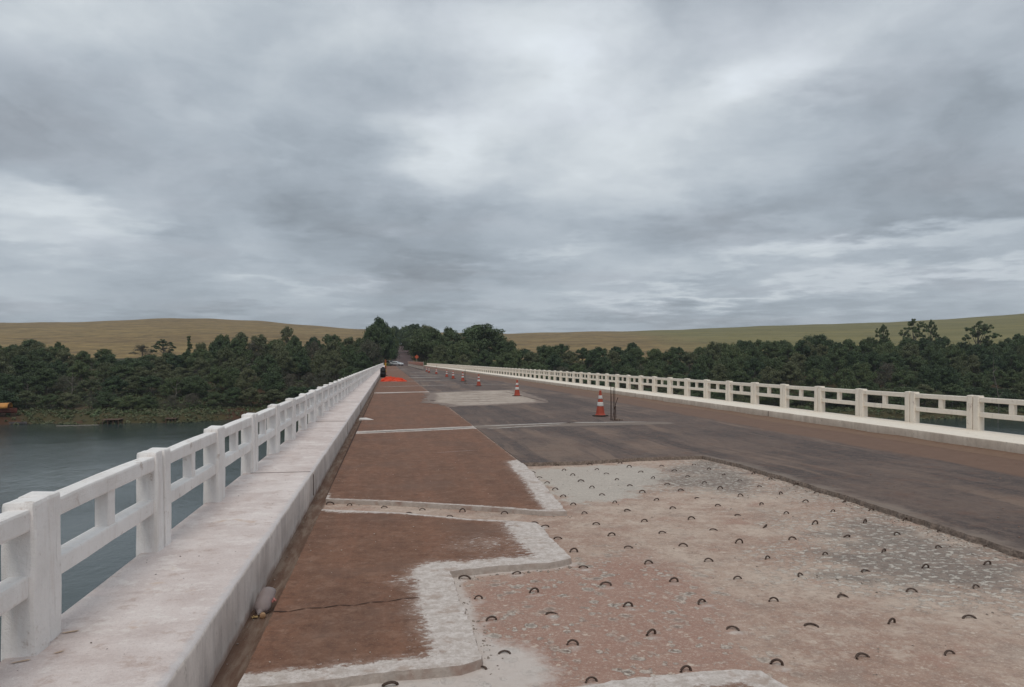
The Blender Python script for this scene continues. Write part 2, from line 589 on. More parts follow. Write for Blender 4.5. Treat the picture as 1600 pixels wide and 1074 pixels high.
def mat_deck():
    m, t, b = new_mat('exposed_deck_concrete')
    P = t.pos()
    n = t.noise(P, .9, 5, .62)
    n1 = t.noise(P, 2.3, 5, .6)
    n2 = t.noise(P, 16, 5, .7)
    n3 = t.noise(P, 130, 3, .8)
    n4 = t.noise(P, 48, 4, .75)
    c = t.mix(t.step(n, .36, .66), S(140, 114, 100), S(162, 144, 130))
    b1 = t.noise(P, 5.0, 6, .75)
    c = t.mix(t.m('MULTIPLY', t.step(b1, .5, .64), .6), c, S(174, 158, 144))
    c = t.mix(t.m('MULTIPLY', t.step(b1, .46, .34), .6), c, S(118, 98, 86))
    c = t.mix(t.m('MULTIPLY', t.step(t.noise(t.v('ADD', P, (8, 1, 0)), 1.7, 6, .7), .53, .66), .55), c, S(128, 112, 102))
    c = t.mix(t.m('MULTIPLY', t.step(n1, .52, .7), .5), c, S(174, 158, 144))
    c = t.mix(t.m('MULTIPLY', t.step(n1, .44, .3), .6), c, S(138, 104, 90))
    red = t.attr('red')
    c = t.mix(t.m('MULTIPLY', t.step(t.m('ADD', red, t.m('MULTIPLY', t.m('SUBTRACT', n1, .5), .6)), .3, .75), .8), c, t.mix(n2, S(128, 96, 84), S(142, 108, 94)))
    c = t.mix(t.m('MULTIPLY', t.step(n2, .5, .64), .5), c, S(122, 100, 90))
    c = t.mix(t.m('MULTIPLY', t.step(n4, .5, .66), .45), c, S(182, 166, 152))
    c = t.mix(t.m('MULTIPLY', t.step(n3, .5, .75), .45), c, S(188, 172, 160))
    # milled zone: dark ground between light chips
    nA = t.noise(t.mapv(P, (1, 1.6, 1)), 1.5, 6, .68)
    dk = t.m('ADD', t.attr('dark'), t.m('MULTIPLY', t.m('SUBTRACT', nA, .5), 1.5))
    dkm = t.step(dk, .36, .80)
    c = t.mix(t.m('MULTIPLY', dkm, .85), c, t.mix(t.step(n2, .3, .7), S(94, 86, 81), S(126, 114, 105)))
    # pale mortar patch
    pl = t.m('ADD', t.attr('pale'), t.m('MULTIPLY', t.m('SUBTRACT', b1, .5), 1.5))
    plm = t.step(pl, .38, .62)
    c = t.mix(t.m('MULTIPLY', plm, .85), c, t.mix(t.step(n4, .35, .7), S(150, 142, 133), S(172, 165, 156)))
    # flaked pock marks, ragged
    wv = t.v('SCALE', t.v('SUBTRACT', t.noise(P, 30, 4, .7, color=True), (.5, .5, .5)), scale=.040)
    PW = t.v('ADD', P, wv)
    v1 = t.vor(t.mapv(PW, (1, 1, 0)), 8.0)
    v2 = t.vor(t.mapv(PW, (1.2, .9, 0), (3.7, 1.1, 0)), 14)
    sz = t.m('MULTIPLY', t.step(t.noise(t.mapv(P, (1, 1, 0), (9, 9, 0)), 5, 2), .25, .65), .44)
    sz2 = t.m('MULTIPLY', t.step(t.noise(t.mapv(P, (1, 1, 0), (2, 5, 0)), 7, 2), .3, .65), .44)
    sp = t.attr('spots')
    m1 = t.step(t.m('SUBTRACT', v1, sz), .0, -.05)
    m2 = t.step(t.m('SUBTRACT', v2, sz2), -.02, -.08)
    pock = t.m('MULTIPLY', t.m('MAXIMUM', m1, t.m('MULTIPLY', m2, .8)), sp)
    pock = t.m('MULTIPLY', pock, t.step(n4, .3, .5))
    pock = t.m('MULTIPLY', pock, t.m('ADD', .35, t.m('MULTIPLY', t.step(t.noise(P, 1.9, 3), .38, .58), .65)))
    c = t.mix(t.m('MULTIPLY', pock, .85), c, t.mix(t.step(n4, .3, .7), S(134, 127, 118), S(184, 175, 164)))
    inner = t.m('MULTIPLY', t.m('MULTIPLY', t.step(t.m('SUBTRACT', v1, sz), -.14, -.22), sp), .6)
    c = t.mix(inner, c, S(112, 100, 92))
    # chips in the milled zone
    PC = t.v('ADD', t.mapv(P, (1.25, 1.5, 0)), t.v('SCALE', wv, scale=1.8))
    ch = t.noise(PC, 11.0, 5, .62)
    chm = t.m('MULTIPLY', t.step(ch, .52, .57), t.step(dk, .05, .42))
    c = t.mix(t.m('MULTIPLY', chm, .85), c, t.mix(n3, S(150, 142, 132), S(190, 182, 172)))
    chx = t.m('MULTIPLY', t.m('MULTIPLY', t.step(ch, .62, .66), .75), t.m('SUBTRACT', 1.0, dkm))
    c = t.mix(chx, c, S(180, 166, 152))
    pits = t.noise(t.v('ADD', P, (4, 4, 0)), 26, 5, .75)
    c = t.mix(t.m('MULTIPLY', t.step(pits, .66, .72), .6), c, S(96, 80, 72))
    # white laitance near slab edges and round the loops
    du = t.m('ADD', t.attr('dust'), t.m('MULTIPLY', t.m('SUBTRACT', n2, .5), .5))
    du = t.m('ADD', du, t.m('MULTIPLY', t.m('SUBTRACT', n1, .5), .5))
    c = t.mix(t.m('MULTIPLY', t.step(du, .35, .75), .85), c, t.mix(n2, S(168, 158, 150), S(188, 180, 174)))
    # gutter strip: damp brown
    gu = t.m('ADD', t.attr('gutter'), t.m('MULTIPLY', t.m('SUBTRACT', n2, .5), .3))
    gc = t.mix(t.step(t.noise(t.mapv(P, (8, 1.2, 1)), 1.5, 5, .7), .4, .65), S(88, 66, 54), S(112, 96, 84))
    c = t.mix(t.step(gu, .4, .6), c, gc)
    t.put(b.inputs['Base Color'], cal(t, c, 'deck'))
    h = t.m('ADD', t.m('MULTIPLY', n2, .8), t.m('MULTIPLY', n3, .4))
    h = t.m('SUBTRACT', h, t.m('MULTIPLY', pock, .8))
    h = t.m('ADD', h, t.m('MULTIPLY', chm, .8))
    bump(t, b, h, .8, .010)
    b.inputs['Roughness'].default_value = .88
    return m


def mat_white(name, walk=False, cream=0.0):
    m, t, b = new_mat(name)
    P = t.pos()
    geo = t.n.new('ShaderNodeNewGeometry')
    n = t.noise(P, 2.2, 5, .6)
    n2 = t.noise(P, 20, 5, .7)
    n3 = t.noise(P, 140, 3, .7)
    streak = t.noise(t.mapv(P, (6, 6, .7)), 2.0, 5, .65)
    if walk:
        c = t.mix(t.step(n, .3, .7), S(183, 172, 169), S(203, 196, 194))
        ax = t.noise(t.mapv(P, (1.3, 3.0, 1)), 1.8, 7, .72)
        c = t.mix(t.m('MULTIPLY', t.step(ax, .5, .72), .5), c, S(160, 144, 140))
        g1 = t.noise(P, 60, 4, .8)
        c = t.mix(t.m('MULTIPLY', t.step(g1, .5, .72), .45), c, S(150, 140, 137))
        c = t.mix(t.m('MULTIPLY', t.step(g1, .44, .3), .5), c, S(214, 208, 205))
        sp = t.noise(P, 5.5, 6, .78)
        c = t.mix(t.m('MULTIPLY', t.step(sp, .46, .36), .5), c, S(216, 210, 207))
        c = t.mix(t.m('MULTIPLY', t.step(sp, .54, .66), .5), c, S(158, 138, 128))
        oc = t.noise(t.v('ADD', P, (11, 5, 2)), 1.8, 5, .7)
        c = t.mix(t.m('MULTIPLY', t.step(oc, .64, .74), .6), c, S(176, 150, 126))
        ed = t.attr('edge')
        c = t.mix(t.m('MULTIPLY', t.step(t.m('ADD', ed, t.m('MULTIPLY', t.m('SUBTRACT', n2, .5), .8)), .4, .7), .7), c, S(178, 176, 178))
        dr = t.attr('mark')
        c = t.mix(t.m('MULTIPLY', t.step(t.m('ADD', dr, t.m('MULTIPLY', t.m('SUBTRACT', n2, .5), .9)), .5, .8), .7), c, S(158, 126, 96))
        c = t.mix(t.m('MULTIPLY', t.step(n3, .55, .75), .5), c, S(138, 126, 122))
    else:
        c = t.mix(t.step(n, .3, .7), S(198, 195, 194), S(212, 210, 210))
        if cream: c = t.mix(cream, c, S(206, 196, 180))
        c = t.mix(t.m('MULTIPLY', t.step(streak, .5, .75), .5), c, S(178, 168, 162))
        c = t.mix(t.m('MULTIPLY', t.step(n2, .58, .8), .4), c, S(165, 158, 154))
        blot = t.noise(P, 5.0, 7, .75)
        c = t.mix(t.m('MULTIPLY', t.step(blot, .60, .68), .55), c, S(150, 134, 124))
        g1 = t.noise(P, 55, 5, .8)
        c = t.mix(t.m('MULTIPLY', t.step(g1, .56, .72), .4), c, S(156, 150, 147))
        drip = t.noise(t.mapv(P, (9, 9, .6)), 2.4, 6, .7)
        c = t.mix(t.m('MULTIPLY', t.step(drip, .6, .7), .4), c, S(140, 132, 126))
    t.put(b.inputs['Base Color'], cal(t, c, 'walk' if walk else 'white'))
    bump(t, b, t.m('ADD', t.m('ADD', n2, t.m('MULTIPLY', t.noise(P, 7, 4, .6), 1.2)), t.m('MULTIPLY', n3, .5)), .8, .008)
    b.inputs['Roughness'].default_value = .75
    return m


def mat_kerb(name, cream):
    m, t, b = new_mat(name)
    P = t.pos()
    n = t.noise(P, 1.6, 5, .6)
    n2 = t.noise(P, 18, 5, .7)
    dr = t.noise(t.mapv(P, (1, 3.0, .7)), 1.6, 6, .75)
    x, y, z = t.sep(P)
    c0 = S(172, 160, 148) if cream else S(168, 159, 154)
    c1 = S(190, 180, 168) if cream else S(188, 180, 176)
    c = t.mix(t.step(n, .3, .7), c0, c1)
    c = t.mix(t.m('MULTIPLY', t.step(dr, .42, .66), .55), c, S(140, 132, 130) if not cream else S(150, 138, 124))
    c = t.mix(t.m('MULTIPLY', t.step(n2, .56, .74), .5), c, S(124, 116, 110))
    c = t.mix(t.m('MULTIPLY', t.step(t.noise(P, 6, 6, .75), .62, .7), .6), c, S(108, 98, 92))
    # splashed mud on the lowest centimetres
    mud = t.m('ADD', t.step(z, .10, -.05), t.m('MULTIPLY', t.m('SUBTRACT', t.noise(P, 6, 4), .5), .9))
    c = t.mix(t.m('MULTIPLY', t.step(mud, .6, 1.1), .7), c, S(126, 98, 84))
    t.put(b.inputs['Base Color'], cal(t, c, 'white'))
    bump(t, b, t.m('ADD', n2, dr), .5, .008)
    return m


M_slab, M_edge, M_asph, M_deck = mat_slab(), mat_edge(), mat_asphalt(), mat_deck()
M_white = mat_white('whitewashed_concrete')
M_white2 = mat_white('cream_whitewashed_concrete', cream=.7)
M_walk = mat_white('walkway_whitewash', walk=True)
M_kerb = mat_kerb('kerb_whitewash', False)
M_kerb2 = mat_kerb('kerb_cream_whitewash', True)


def simple(name, col, rough=.8, metal=0.0, var=.25, scale=8, spec=.3, bmp=.2):
    m, t, b = new_mat(name)
    P = t.obj_coord()
    n = t.noise(P, scale, 5, .65)
    d = tuple(q * (1 - var) for q in col)
    c = t.mix(t.step(n, .35, .7), d, col)
    t.put(b.inputs['Base Color'], c)
    b.inputs['Roughness'].default_value = rough
    b.inputs['Metallic'].default_value = metal
    b.inputs['Specular IOR Level'].default_value = spec
    if bmp: bump(t, b, n, bmp, .01)
    return m


# ------------------------------------------------------------------ the bridge
Y0, Y1 = -14.0, 235.0
XL, XR = -.90, 10.58          # kerb faces
ZD = -.05                     # bare deck under the worn overlay

# pixel outlines of the broken-out overlay, put down on the deck
A_top = [G(*p) for p in [(503, 796), (560, 798), (640, 802), (735, 811), (800, 814), (838, 817)]]
A_r1 = [G(*p) for p in [(838, 817), (866, 846), (892, 872)]]
A_r2 = [G(*p) for p in [(892, 872), (860, 879), (780, 884), (702, 893)]]
A_r3 = [G(*p) for p in [(702, 893), (720, 942), (738, 986), (752, 1030)]]
A_bot = [G(*p) for p in [(752, 1030), (720, 1040), (600, 1051), (480, 1066), (372, 1076)]]
A_left = [(-.74, A_bot[-1][1]), (-.72, A_top[0][1])]
B_bot = [(-.73, G(506, 780)[1])] + [G(*p) for p in [(620, 784), (740, 791), (850, 799), (886, 799)]]
B_r = [G(*p) for p in [(886, 799), (868, 779), (845, 752), (816, 722)]]
BX = 2.075
C_top = [(-.74, 2.95), (.2, 3.0), (.75, 3.22)] + [G(*p) for p in [(880, 1074), (1000, 1058), (1100, 1049), (1150, 1046), (1190, 1048), (1232, 1074)]] + [(2.45, 3.2), (2.6, 2.6)]
AS_front = [G(*p) for p in [(816, 724), (900, 722), (1000, 716), (1098, 713)]]
AS_right = [G(*p) for p in [(1098, 713), (1160, 727), (1230, 748), (1300, 769), (1400, 800), (1500, 832), (1600, 865)]]
Yjoin = AS_front[0][1]

loop_px = []
c3 = [(372,133),(507,123),(620,98),(650,119),(752,92),(792,108),(842,130),(990,125),(1077,98),(1140,118),(401,154),(545,144),(693,138),(739,163),(895,157),(1050,150),(1203,141),(433,178),(582,171),(629,199),(796,190),(957,183),(1121,178),(469,207),(674,231),(849,219),(1020,211),(1190,203),(503,237),(729,264),(910,252),(1091,244),(547,273),(787,300),(985,290),(1181,278),(597,312),(858,346),(1065,336),(648,358),(938,397),(1161,384),(715,407),(789,462),(1028,454),(1140,520),(878,530),(592,546),(690,625),(987,608),(550,479),(480,420),(424,370),(380,354),(445,316),(247,312),(63,303),(72,597),(299,573),(376,655),(133,683),(190,778),(455,752),(787,717),(1112,702),(247,925),(545,885),(887,840),(1245,820),(1040,1000),(627,1047),(137,993),(477,101),(935,104)]
c4 = [(75,137),(18,168),(155,161),(105,194),(20,235),(265,188),(198,225),(303,260),(113,272),(355,222),(10,320),(220,312),(423,302),(470,260),(590,298),(345,357),(123,370),(563,350),(737,341),(482,412),(248,425),(707,404),(895,390),(13,440),(390,490),(645,478),(888,461),(1090,452),(140,508),(570,566),(285,584),(828,548),(1098,533),(8,597),(470,678),(165,695),(770,654),(1052,635),(330,805),(680,790),(1022,770),(178,970),(557,943),(937,928)]
c2 = [(690,150),(787,155),(962,167),(1152,178),(1352,188),(1562,197),(1085,200),(1290,212),(990,1052)]
loop_px += [(700 + a / 2.798, 690 + b / 2.798) for a, b in c3]
loop_px += [(1150 + a / 2.798, 690 + b / 2.798) for a, b in c4]
loop_px += [(300 + a / 3.2, 740 + b / 3.2) for a, b in c2]
loops = []
for p in loop_px:
    q = G(p[0], p[1] + 2.0, ZD)
    if all(math.hypot(q[0] - r[0], q[1] - r[1]) > .13 for r in loops): loops.append(q)

# bare deck
def gridded(x0, x1, y0, y1, s):
    gx = np.arange(x0, x1 + s * .5, s); gy = np.arange(y0, y1 + s * .5, s)
    X, Y = np.meshgrid(gx, gy)
    n, k = len(gy), len(gx)
    idx = np.arange(n * k).reshape(n, k)
    faces = np.stack([idx[:-1, :-1], idx[:-1, 1:], idx[1:, 1:], idx[1:, :-1]], -1).reshape(-1, 4)
    return X.ravel(), Y.ravel(), faces


def poly3(pts, crop):
    ox, oy, s_ = crop
    return [G(ox + a / s_, oy + b / s_, ZD) for a, b in pts]


pale = poly3([(330, 128), (500, 118), (760, 100), (900, 115), (945, 145), (900, 185), (800, 245), (700, 262), (535, 272), (440, 210), (380, 160)], (700, 690, 2.798))
blue = poly3([(20, 175), (60, 130), (150, 95), (260, 66), (330, 90), (480, 130), (560, 165), (480, 235), (400, 225), (300, 205), (150, 208), (30, 205)], (1000, 690, 2.667))
dark = poly3([(320, 570), (330, 500), (420, 440), (300, 380), (420, 320), (620, 350), (800, 370), (1000, 430), (1270, 520), (1500, 640), (1400, 740), (1259, 700), (1000, 665), (760, 645), (600, 625), (420, 590)], (1150, 690, 2.798))
redp = [G(*p, ZD) for p in [(712, 905), (890, 880), (1000, 862), (1080, 900), (1150, 940), (1165, 1000), (1210, 1074), (1210, 1300), (600, 1300), (700, 1000)]]
X, Y, fc = gridded(-.9, 6.0, 0.5, 14.5, .07)
me = mesh_from('road', np.stack([X, Y, np.full_like(X, ZD)], 1), fc, M_deck)
set_attr(me, 'pale', soft_poly(X, Y, pale, .45))
set_attr(me, 'dark', np.maximum(np.maximum(.85 * soft_poly(X, Y, blue, .5), .95 * soft_poly(X, Y, dark, .8)), .50 * np.exp(-(seg_dist(X, Y, AS_right) / .8) ** 2)))
rd = soft_poly(X, Y, redp, .5)
set_attr(me, 'red', rd)
set_attr(me, 'spots', np.clip(rd * 1.15 + .12, 0, 1))
dd = np.zeros_like(X)
for pl, wd, am in ((A_r2, .10, .75), (A_r3, .13, .8), (B_bot, .05, .5), (A_top, .12, 1.0), (A_bot, .45, 1.15), (B_r, .06, .4), (AS_right, .05, .3)):
    dd = np.maximum(dd, am * np.exp(-(seg_dist(X, Y, pl) / wd) ** 2))
dd = np.where(X > 1.3, np.where(Y < 4.3, dd * np.clip(1 - (X - 1.3) / .25, 0, 1), dd), dd)
for q in loops:
    if rd[np.argmin((X - q[0]) ** 2 + (Y - q[1]) ** 2)] > .4:
        dd = np.maximum(dd, .62 * np.exp(-((X - q[0]) ** 2 / .012 + (Y - q[1] + .05) ** 2 / .008)))
set_attr(me, 'dust', dd)
set_attr(me, 'gutter', np.clip((-.68 - X) / .1, 0, 1))
tag(link('deck_pavement', me), kind='structure')
# the same bare deck further off and behind, under overlay and asphalt
for nm, (a, b_, c, d_) in {'deck_pavement_far': (-.9, 12.2, 14.55, 235), 'deck_pavement_near': (-.9, 12.2, -14, .45), 'deck_pavement_side': (6.02, 12.2, .5, 14.5)}.items():
    X, Y, fc = gridded(a, b_, c, d_, 1.5)
    me = mesh_from('road', np.stack([X, Y, np.full_like(X, ZD - .004)], 1), fc, M_deck)
    set_attr(me, 'gutter', np.clip((-.1 - X) / .3, 0, 1))
    tag(link('deck_pavement', me), kind='structure')

# overlay slab A (nearest, white dusty rim)
outA = jitter_line(A_top, .05, .006, 1) + jitter_line(A_r1, .05, .010, 1, .02) + jitter_line(A_r2, .05, .006, 1) + jitter_line(A_r3, .05, .008, 1, .02) + jitter_line(A_bot, .05, .008, 1) + jitter_line(A_left, .05, .004, 1)
rimA = A_r1 + A_r2
def dustA(x, y):
    d = 1.25 * np.exp(-(seg_dist(x, y, A_r1) / .32) ** 2)
    d = np.maximum(d, 1.15 * np.exp(-(seg_dist(x, y, A_r2) / .24) ** 2))
    d = np.maximum(d, 1.3 * np.exp(-(seg_dist(x, y, A_r3) / .27) ** 2))
    d = np.maximum(d, 1.15 * np.exp(-(seg_dist(x, y, A_bot) / .17) ** 2))
    d = np.maximum(d, .9 * np.exp(-(seg_dist(x, y, A_top) / .07) ** 2))
    # scattered flakes toward the tongue
    c = G(760, 850)
    d = np.maximum(d, .34 * np.exp(-(((x - c[0]) / .5) ** 2 + ((y - c[1]) / .45) ** 2)))
    c = G(640, 905)
    d = np.maximum(d, .45 * np.exp(-(((x - c[0]) / .22) ** 2 + ((y - c[1]) / .18) ** 2)))
    return d
me = slab_mesh('slab', outA, 0, .052, [M_slab, M_edge], grid_pts(-.8, 2.3, 3, 8, .06, outA), {'dust': dustA})
tag(link('pavement_slab', me), kind='structure')

# overlay B: everything brown beyond the trench
outB = jitter_line(B_bot, .05, .006, 2) + jitter_line(B_r, .05, .012, 2, .03) + [(BX, Yjoin + .02)] + [(BX + .006 * mnoise.noise(Vector((k * .7, 0, 0))), Yjoin + k) for k in np.arange(.5, 60, .5)] + [(BX, 90), (BX, 150), (BX, Y1)] + [(-.73, Y1), (-.73, 150), (-.73, 90)] + [(-.73 + .02 * mnoise.noise(Vector((k * .9, 4, 0))), k) for k in np.arange(60, B_bot[0][1] + .3, -.4)]
def dustB(x, y):
    d = 1.25 * np.exp(-(seg_dist(x, y, B_r) / .22) ** 2)
    d = np.maximum(d, 1.0 * np.exp(-(seg_dist(x, y, B_bot) / .06) ** 2))
    d = np.maximum(d, .36 * np.exp(-(seg_dist(x, y, [(BX, Yjoin), (BX, 60)]) / .05) ** 2))
    for yy, x0, x1, w_ in ((G(570, 676)[1], -.73, BX, .22), (G(600, 614)[1], -.5, BX, .3)):
        d = np.maximum(d, 1.15 * np.exp(-(seg_dist(x, y, [(x0, yy), (x1, yy + .9)]) / (w_ * 1.3)) ** 2))
    return d
inB = grid_pts(-.8, 2.2, 7.5, 22, .07, outB) + grid_pts(-.8, 2.2, 22, 60, .3, outB) + grid_pts(-.8, 2.2, 60, 235, 1.2, outB)
me = slab_mesh('slab', outB, 0, .052, [M_slab, M_edge], inB, {'dust': dustB})
tag(link('pavement_slab', me), kind='structure')

# overlay C: the slab the photographer stands on
outC = jitter_line(C_top, .05, .012, 3, .03) + [(2.6, -14), (-.74, -14)]
def dustC(x, y):
    return 1.1 * np.exp(-(seg_dist(x, y, C_top) / .17) ** 2)
me = slab_mesh('slab', outC, 0, .052, [M_slab, M_edge], grid_pts(-.8, 2.7, 1.5, 4.2, .06, outC) + grid_pts(-.8, 2.6, -14, 1.5, .5, outC), {'dust': dustC})
tag(link('pavement_slab', me), kind='structure')

# asphalt lanes
rx = AS_right[-1]
outD = jitter_line(AS_front, .05, .012, 4) + jitter_line(AS_right, .06, .014, 4, .03) + [(rx[0] + .02, 3), (rx[0] + .05, -14), (XR + .05, -14), (XR + .05, Y1), (BX + .02, Y1), (BX + .02, 60)] + [(BX + .014 + .006 * mnoise.noise(Vector((k * .7, 0, 0))), Yjoin + k) for k in np.arange(45, .2, -.5)]
def dustD(x, y):
    d = .62 * np.exp(-(seg_dist(x, y, AS_right + [(rx[0] + .05, 0)]) / .30) ** 2)
    d = np.maximum(d, .15 * np.exp(-(seg_dist(x, y, AS_front) / .1) ** 2))
    yy = G(870, 664)[1]
    d = np.maximum(d, 1.1 * np.exp(-(seg_dist(x, y, [(BX, yy - .3), (6.9, yy + .1)]) / .45) ** 2))
    return d
def dirtD(x, y):
    return np.clip(.5 + (x - 8.75) / 1.2, 0, 1)
inD = grid_pts(2.1, 10.6, 9, 26, .12, outD) + grid_pts(5.3, 10.6, -2, 9, .15, outD) + grid_pts(2.1, 10.6, 26, 60, .6, outD) + grid_pts(2.1, 10.6, 60, 235, 2.5, outD)
M_aedge = simple('asphalt_edge', S(122, 108, 98), .95, var=.5, scale=30, bmp=.8)
me = slab_mesh('road', outD, .006, .058, [M_asph, M_aedge], inD, {'dust': dustD, 'dirt': dirtD}, flare=.03)
tag(link('road', me), kind='structure')

# heap of red dirt swept against the far kerb
vs, fs = [], []
yy = np.arange(-14, 235, .35); K = 7
for i, q in enumerate(yy):
    for j in range(K):
        a = j / (K - 1)
        wd = .5 + .25 * mnoise.noise(Vector((q * .25, 7, 0)))
        h = .035 * (a ** 2) * (1 + .6 * mnoise.noise(Vector((q * .9, a * 2, 0))))
        vs.append((XR - .002 - wd * (1 - a), q, .008 + h))
for i in range(len(yy) - 1):
    for j in range(K - 1):
        a = i * K + j
        fs.append((a, a + 1, a + K + 1, a + K))
M_dirt, t_, b_ = new_mat('red_dirt')
n_ = t_.noise(t_.pos(), 5, 6, .7)
t_.put(b_.inputs['Base Color'], t_.mix(n_, S(92, 70, 56), S(120, 97, 80)))
bump(t_, b_, t_.noise(t_.pos(), 40, 5, .7), .6, .01)
tag(link('dirt_ground', mesh_from('dirt', vs, fs, M_dirt, True)), kind='structure')

# cross joints: ragged strips of white mortar over saw cuts
M_mortar, t_, b_ = new_mat('white_joint_mortar')
P_ = t_.pos()
n_ = t_.noise(P_, 14, 6, .7)
t_.put(b_.inputs['Base Color'], t_.mix(n_, S(138, 128, 120), S(190, 184, 178)))
bump(t_, b_, n_, .5, .01)


def strip(x0, y0, x1, y1, wd, z=.012, seed=0, rag=.5, mat=None, step=.06):
    vs, fs = [], []
    L = math.hypot(x1 - x0, y1 - y0); n = max(3, int(L / step))
    ux, uy = (x1 - x0) / L, (y1 - y0) / L
    for i in range(n + 1):
        s_ = L * i / n
        px_, py_ = x0 + ux * s_, y0 + uy * s_
        a = wd * (1 + rag * (mnoise.noise(Vector((s_ * 6, seed, 0))) + .7 * mnoise.noise(Vector((s_ * 19, seed, 3)))))
        c = wd * (1 + rag * (mnoise.noise(Vector((s_ * 6, seed + 9, 0))) + .7 * mnoise.noise(Vector((s_ * 19, seed + 9, 3)))))
        e = min(1, 4 * min(i, n - i) / n + .15)
        vs.append((px_ - uy * a * e / 2, py_ + ux * a * e / 2, z))
        vs.append((px_ + uy * c * e / 2, py_ - ux * c * e / 2, z))
    for i in range(n):
        fs.append((2 * i, 2 * i + 1, 2 * i + 3, 2 * i + 2))
    o = link('pavement_joint', mesh_from('joint', vs, fs, mat or M_mortar))
    return tag(o, kind='structure')


def strip_px(a, b, wd, **k):
    p, q = G(*a), G(*b)
    return strip(p[0], p[1], q[0], q[1], wd, **k)


strip_px((558, 676.5), (745, 667.5), .20, seed=1)
strip_px((742, 667), (900, 661), .16, seed=2)
strip_px((880, 661.5), (1010, 660), .16, seed=3)
strip_px((760, 671), (880, 664), .10, seed=4, rag=.9)
M_scar = simple('worn_scar', S(122, 112, 106), .9)
strip_px((583, 616.0), (665, 612.5), .16, seed=5)
strip_px((665, 612.5), (760, 610.5), .14, seed=6)
strip_px((587, 605.2), (720, 601.6), .26, seed=7)
strip_px((720, 601.6), (806, 600.4), .22, seed=8)
strip_px((590, 597.4), (712, 594), .35, seed=9)
strip_px((636, 590.6), (690, 589.6), .9, seed=10)
strip_px((636, 587.4), (694, 586.4), .6, seed=11)
strip_px((640, 582.6), (668, 582.2), .7, seed=12)
strip_px((626, 576.8), (640, 576.6), .8, seed=13)
strip_px((604, 578.6), (640, 578.0), .7, seed=14)
# thin scratches and a crack
strip_px((677, 708.2), (748, 703.6), .014, z=.004, seed=15)
M_crack = simple('crack_soil', S(66, 48, 40), 1)
cp_ = [(424, 956), (450, 956.5), (478, 951), (505, 950.5), (530, 946), (552, 947), (580, 941.5), (604, 941), (630, 936), (655, 934.5)]
for i, (p, q) in enumerate(zip(cp_, cp_[1:])):
    strip_px(p, q, .010 if i % 3 else .016, z=.0035, seed=16 + i, mat=M_crack, rag=.8, step=.02)
strip(-.735, B_bot[0][1], -.735, 40, .03, z=.0045, seed=18, mat=M_crack, step=.2)

# far repair patch in the asphalt
patch = [G(*p) for p in [(664, 624), (668, 619), (664, 614.5), (740, 611), (806, 609.5), (826, 616), (852, 625), (856, 629.5), (820, 631), (770, 634), (700, 636), (686, 632), (660, 629.5)]]
outP = jitter_line(patch + [patch[0]], .12, .10, 8, .25)
X_ = []
M_patch, t, b = new_mat('worn_repair_patch')
P = t.pos()
x, y, z = t.sep(P)
s1 = t.noise(t.mapv(P, (.45, 1.2, 1)), 1.4, 6, .72)
s2 = t.noise(P, 3.0, 6, .75)
s3 = t.noise(t.mapv(P, (.3, 1.8, 1), (7, 3, 0)), 1.2, 6, .7)
c = t.mix(t.step(s1, .35, .65), S(132, 118, 106), S(166, 152, 140))
c = t.mix(t.m('MULTIPLY', t.step(s2, .5, .66), .6), c, S(172, 164, 155))
c = t.mix(t.m('MULTIPLY', t.step(s3, .50, .62), .75), c, S(108, 96, 88))
c = t.mix(t.m('MULTIPLY', t.step(s2, .46, .36), .6), c, S(96, 84, 78))
e = t.m('ADD', t.attr('rim'), t.m('MULTIPLY', t.m('SUBTRACT', s2, .5), 1.6))
c = t.mix(t.m('MULTIPLY', t.step(e, .25, .6), .9), c, S(110, 96, 88))
t.put(b.inputs['Base Color'], c)
bump(t, b, s2, .6, .02)
me = slab_mesh('patch', outP, .0125, .006, [M_patch, M_edge], grid_pts(1, 9, 20, 45, .2, outP), {
    'rim': lambda x, y: np.exp(-(seg_dist(x, y, patch + [patch[0]]) / .5) ** 2)}, flare=.001)
tag(link('pavement_patch', me), kind='structure')
strip_px((672, 626.5), (681, 626.3), .35, z=.018, seed=20, mat=M_crack, rag=.3)
strip_px((786, 612), (855, 629), .06, z=.018, seed=21, mat=M_crack, rag=.9)


# raised walkways with their kerbs
def walkway(xk, sgn, z, xo, kmat, wmat, joint=None):
    yy = np.concatenate([np.arange(-14, 40, .12), np.arange(40, 235.1, 1.0)])
    prof = [(0, ZD - .03), (0, z * .35), (0, z - .022), (.006, z - .007), (.022, z), (.12, z), (.45, z), (.8, z), (abs(xo - xk), z), (abs(xo - xk), z - .35)]
    vs, fs, mi = [], [], []
    K = len(prof)
    for i, q in enumerate(yy):
        for j, (a, zz) in enumerate(prof):
            nz = mnoise.noise(Vector((q * 2.2, j * .3, xk))); n2 = mnoise.noise(Vector((q * 9, j, xk)))
            k = (.006 * nz + .003 * n2) if 1 <= j <= 4 else 0
            vs.append((xk + sgn * (a + k), q, zz + (.003 * nz if 3 <= j <= 7 else 0)))
    for i in range(len(yy) - 1):
        for j in range(K - 1):
            a = i * K + j
            f = (a, a + 1, a + K + 1, a + K)
            fs.append(f if sgn > 0 else f[::-1]); mi.append(1 if j < 3 else 0)
    me = mesh_from('pavement', vs, fs, [wmat, kmat], True)
    me.polygons.foreach_set('material_index', np.array(mi, dtype=np.int32))
    X = np.array([v[0] for v in vs]); Yv = np.array([v[1] for v in vs])
    d = np.abs(X - xk)
    set_attr(me, 'edge', np.clip(1 - d / .07, 0, 1))
    mk = np.zeros_like(X)
    me.update()
    set_attr(me, 'mark', mk)
    o = link('walkway_pavement', me)
    return tag(o, kind='structure')


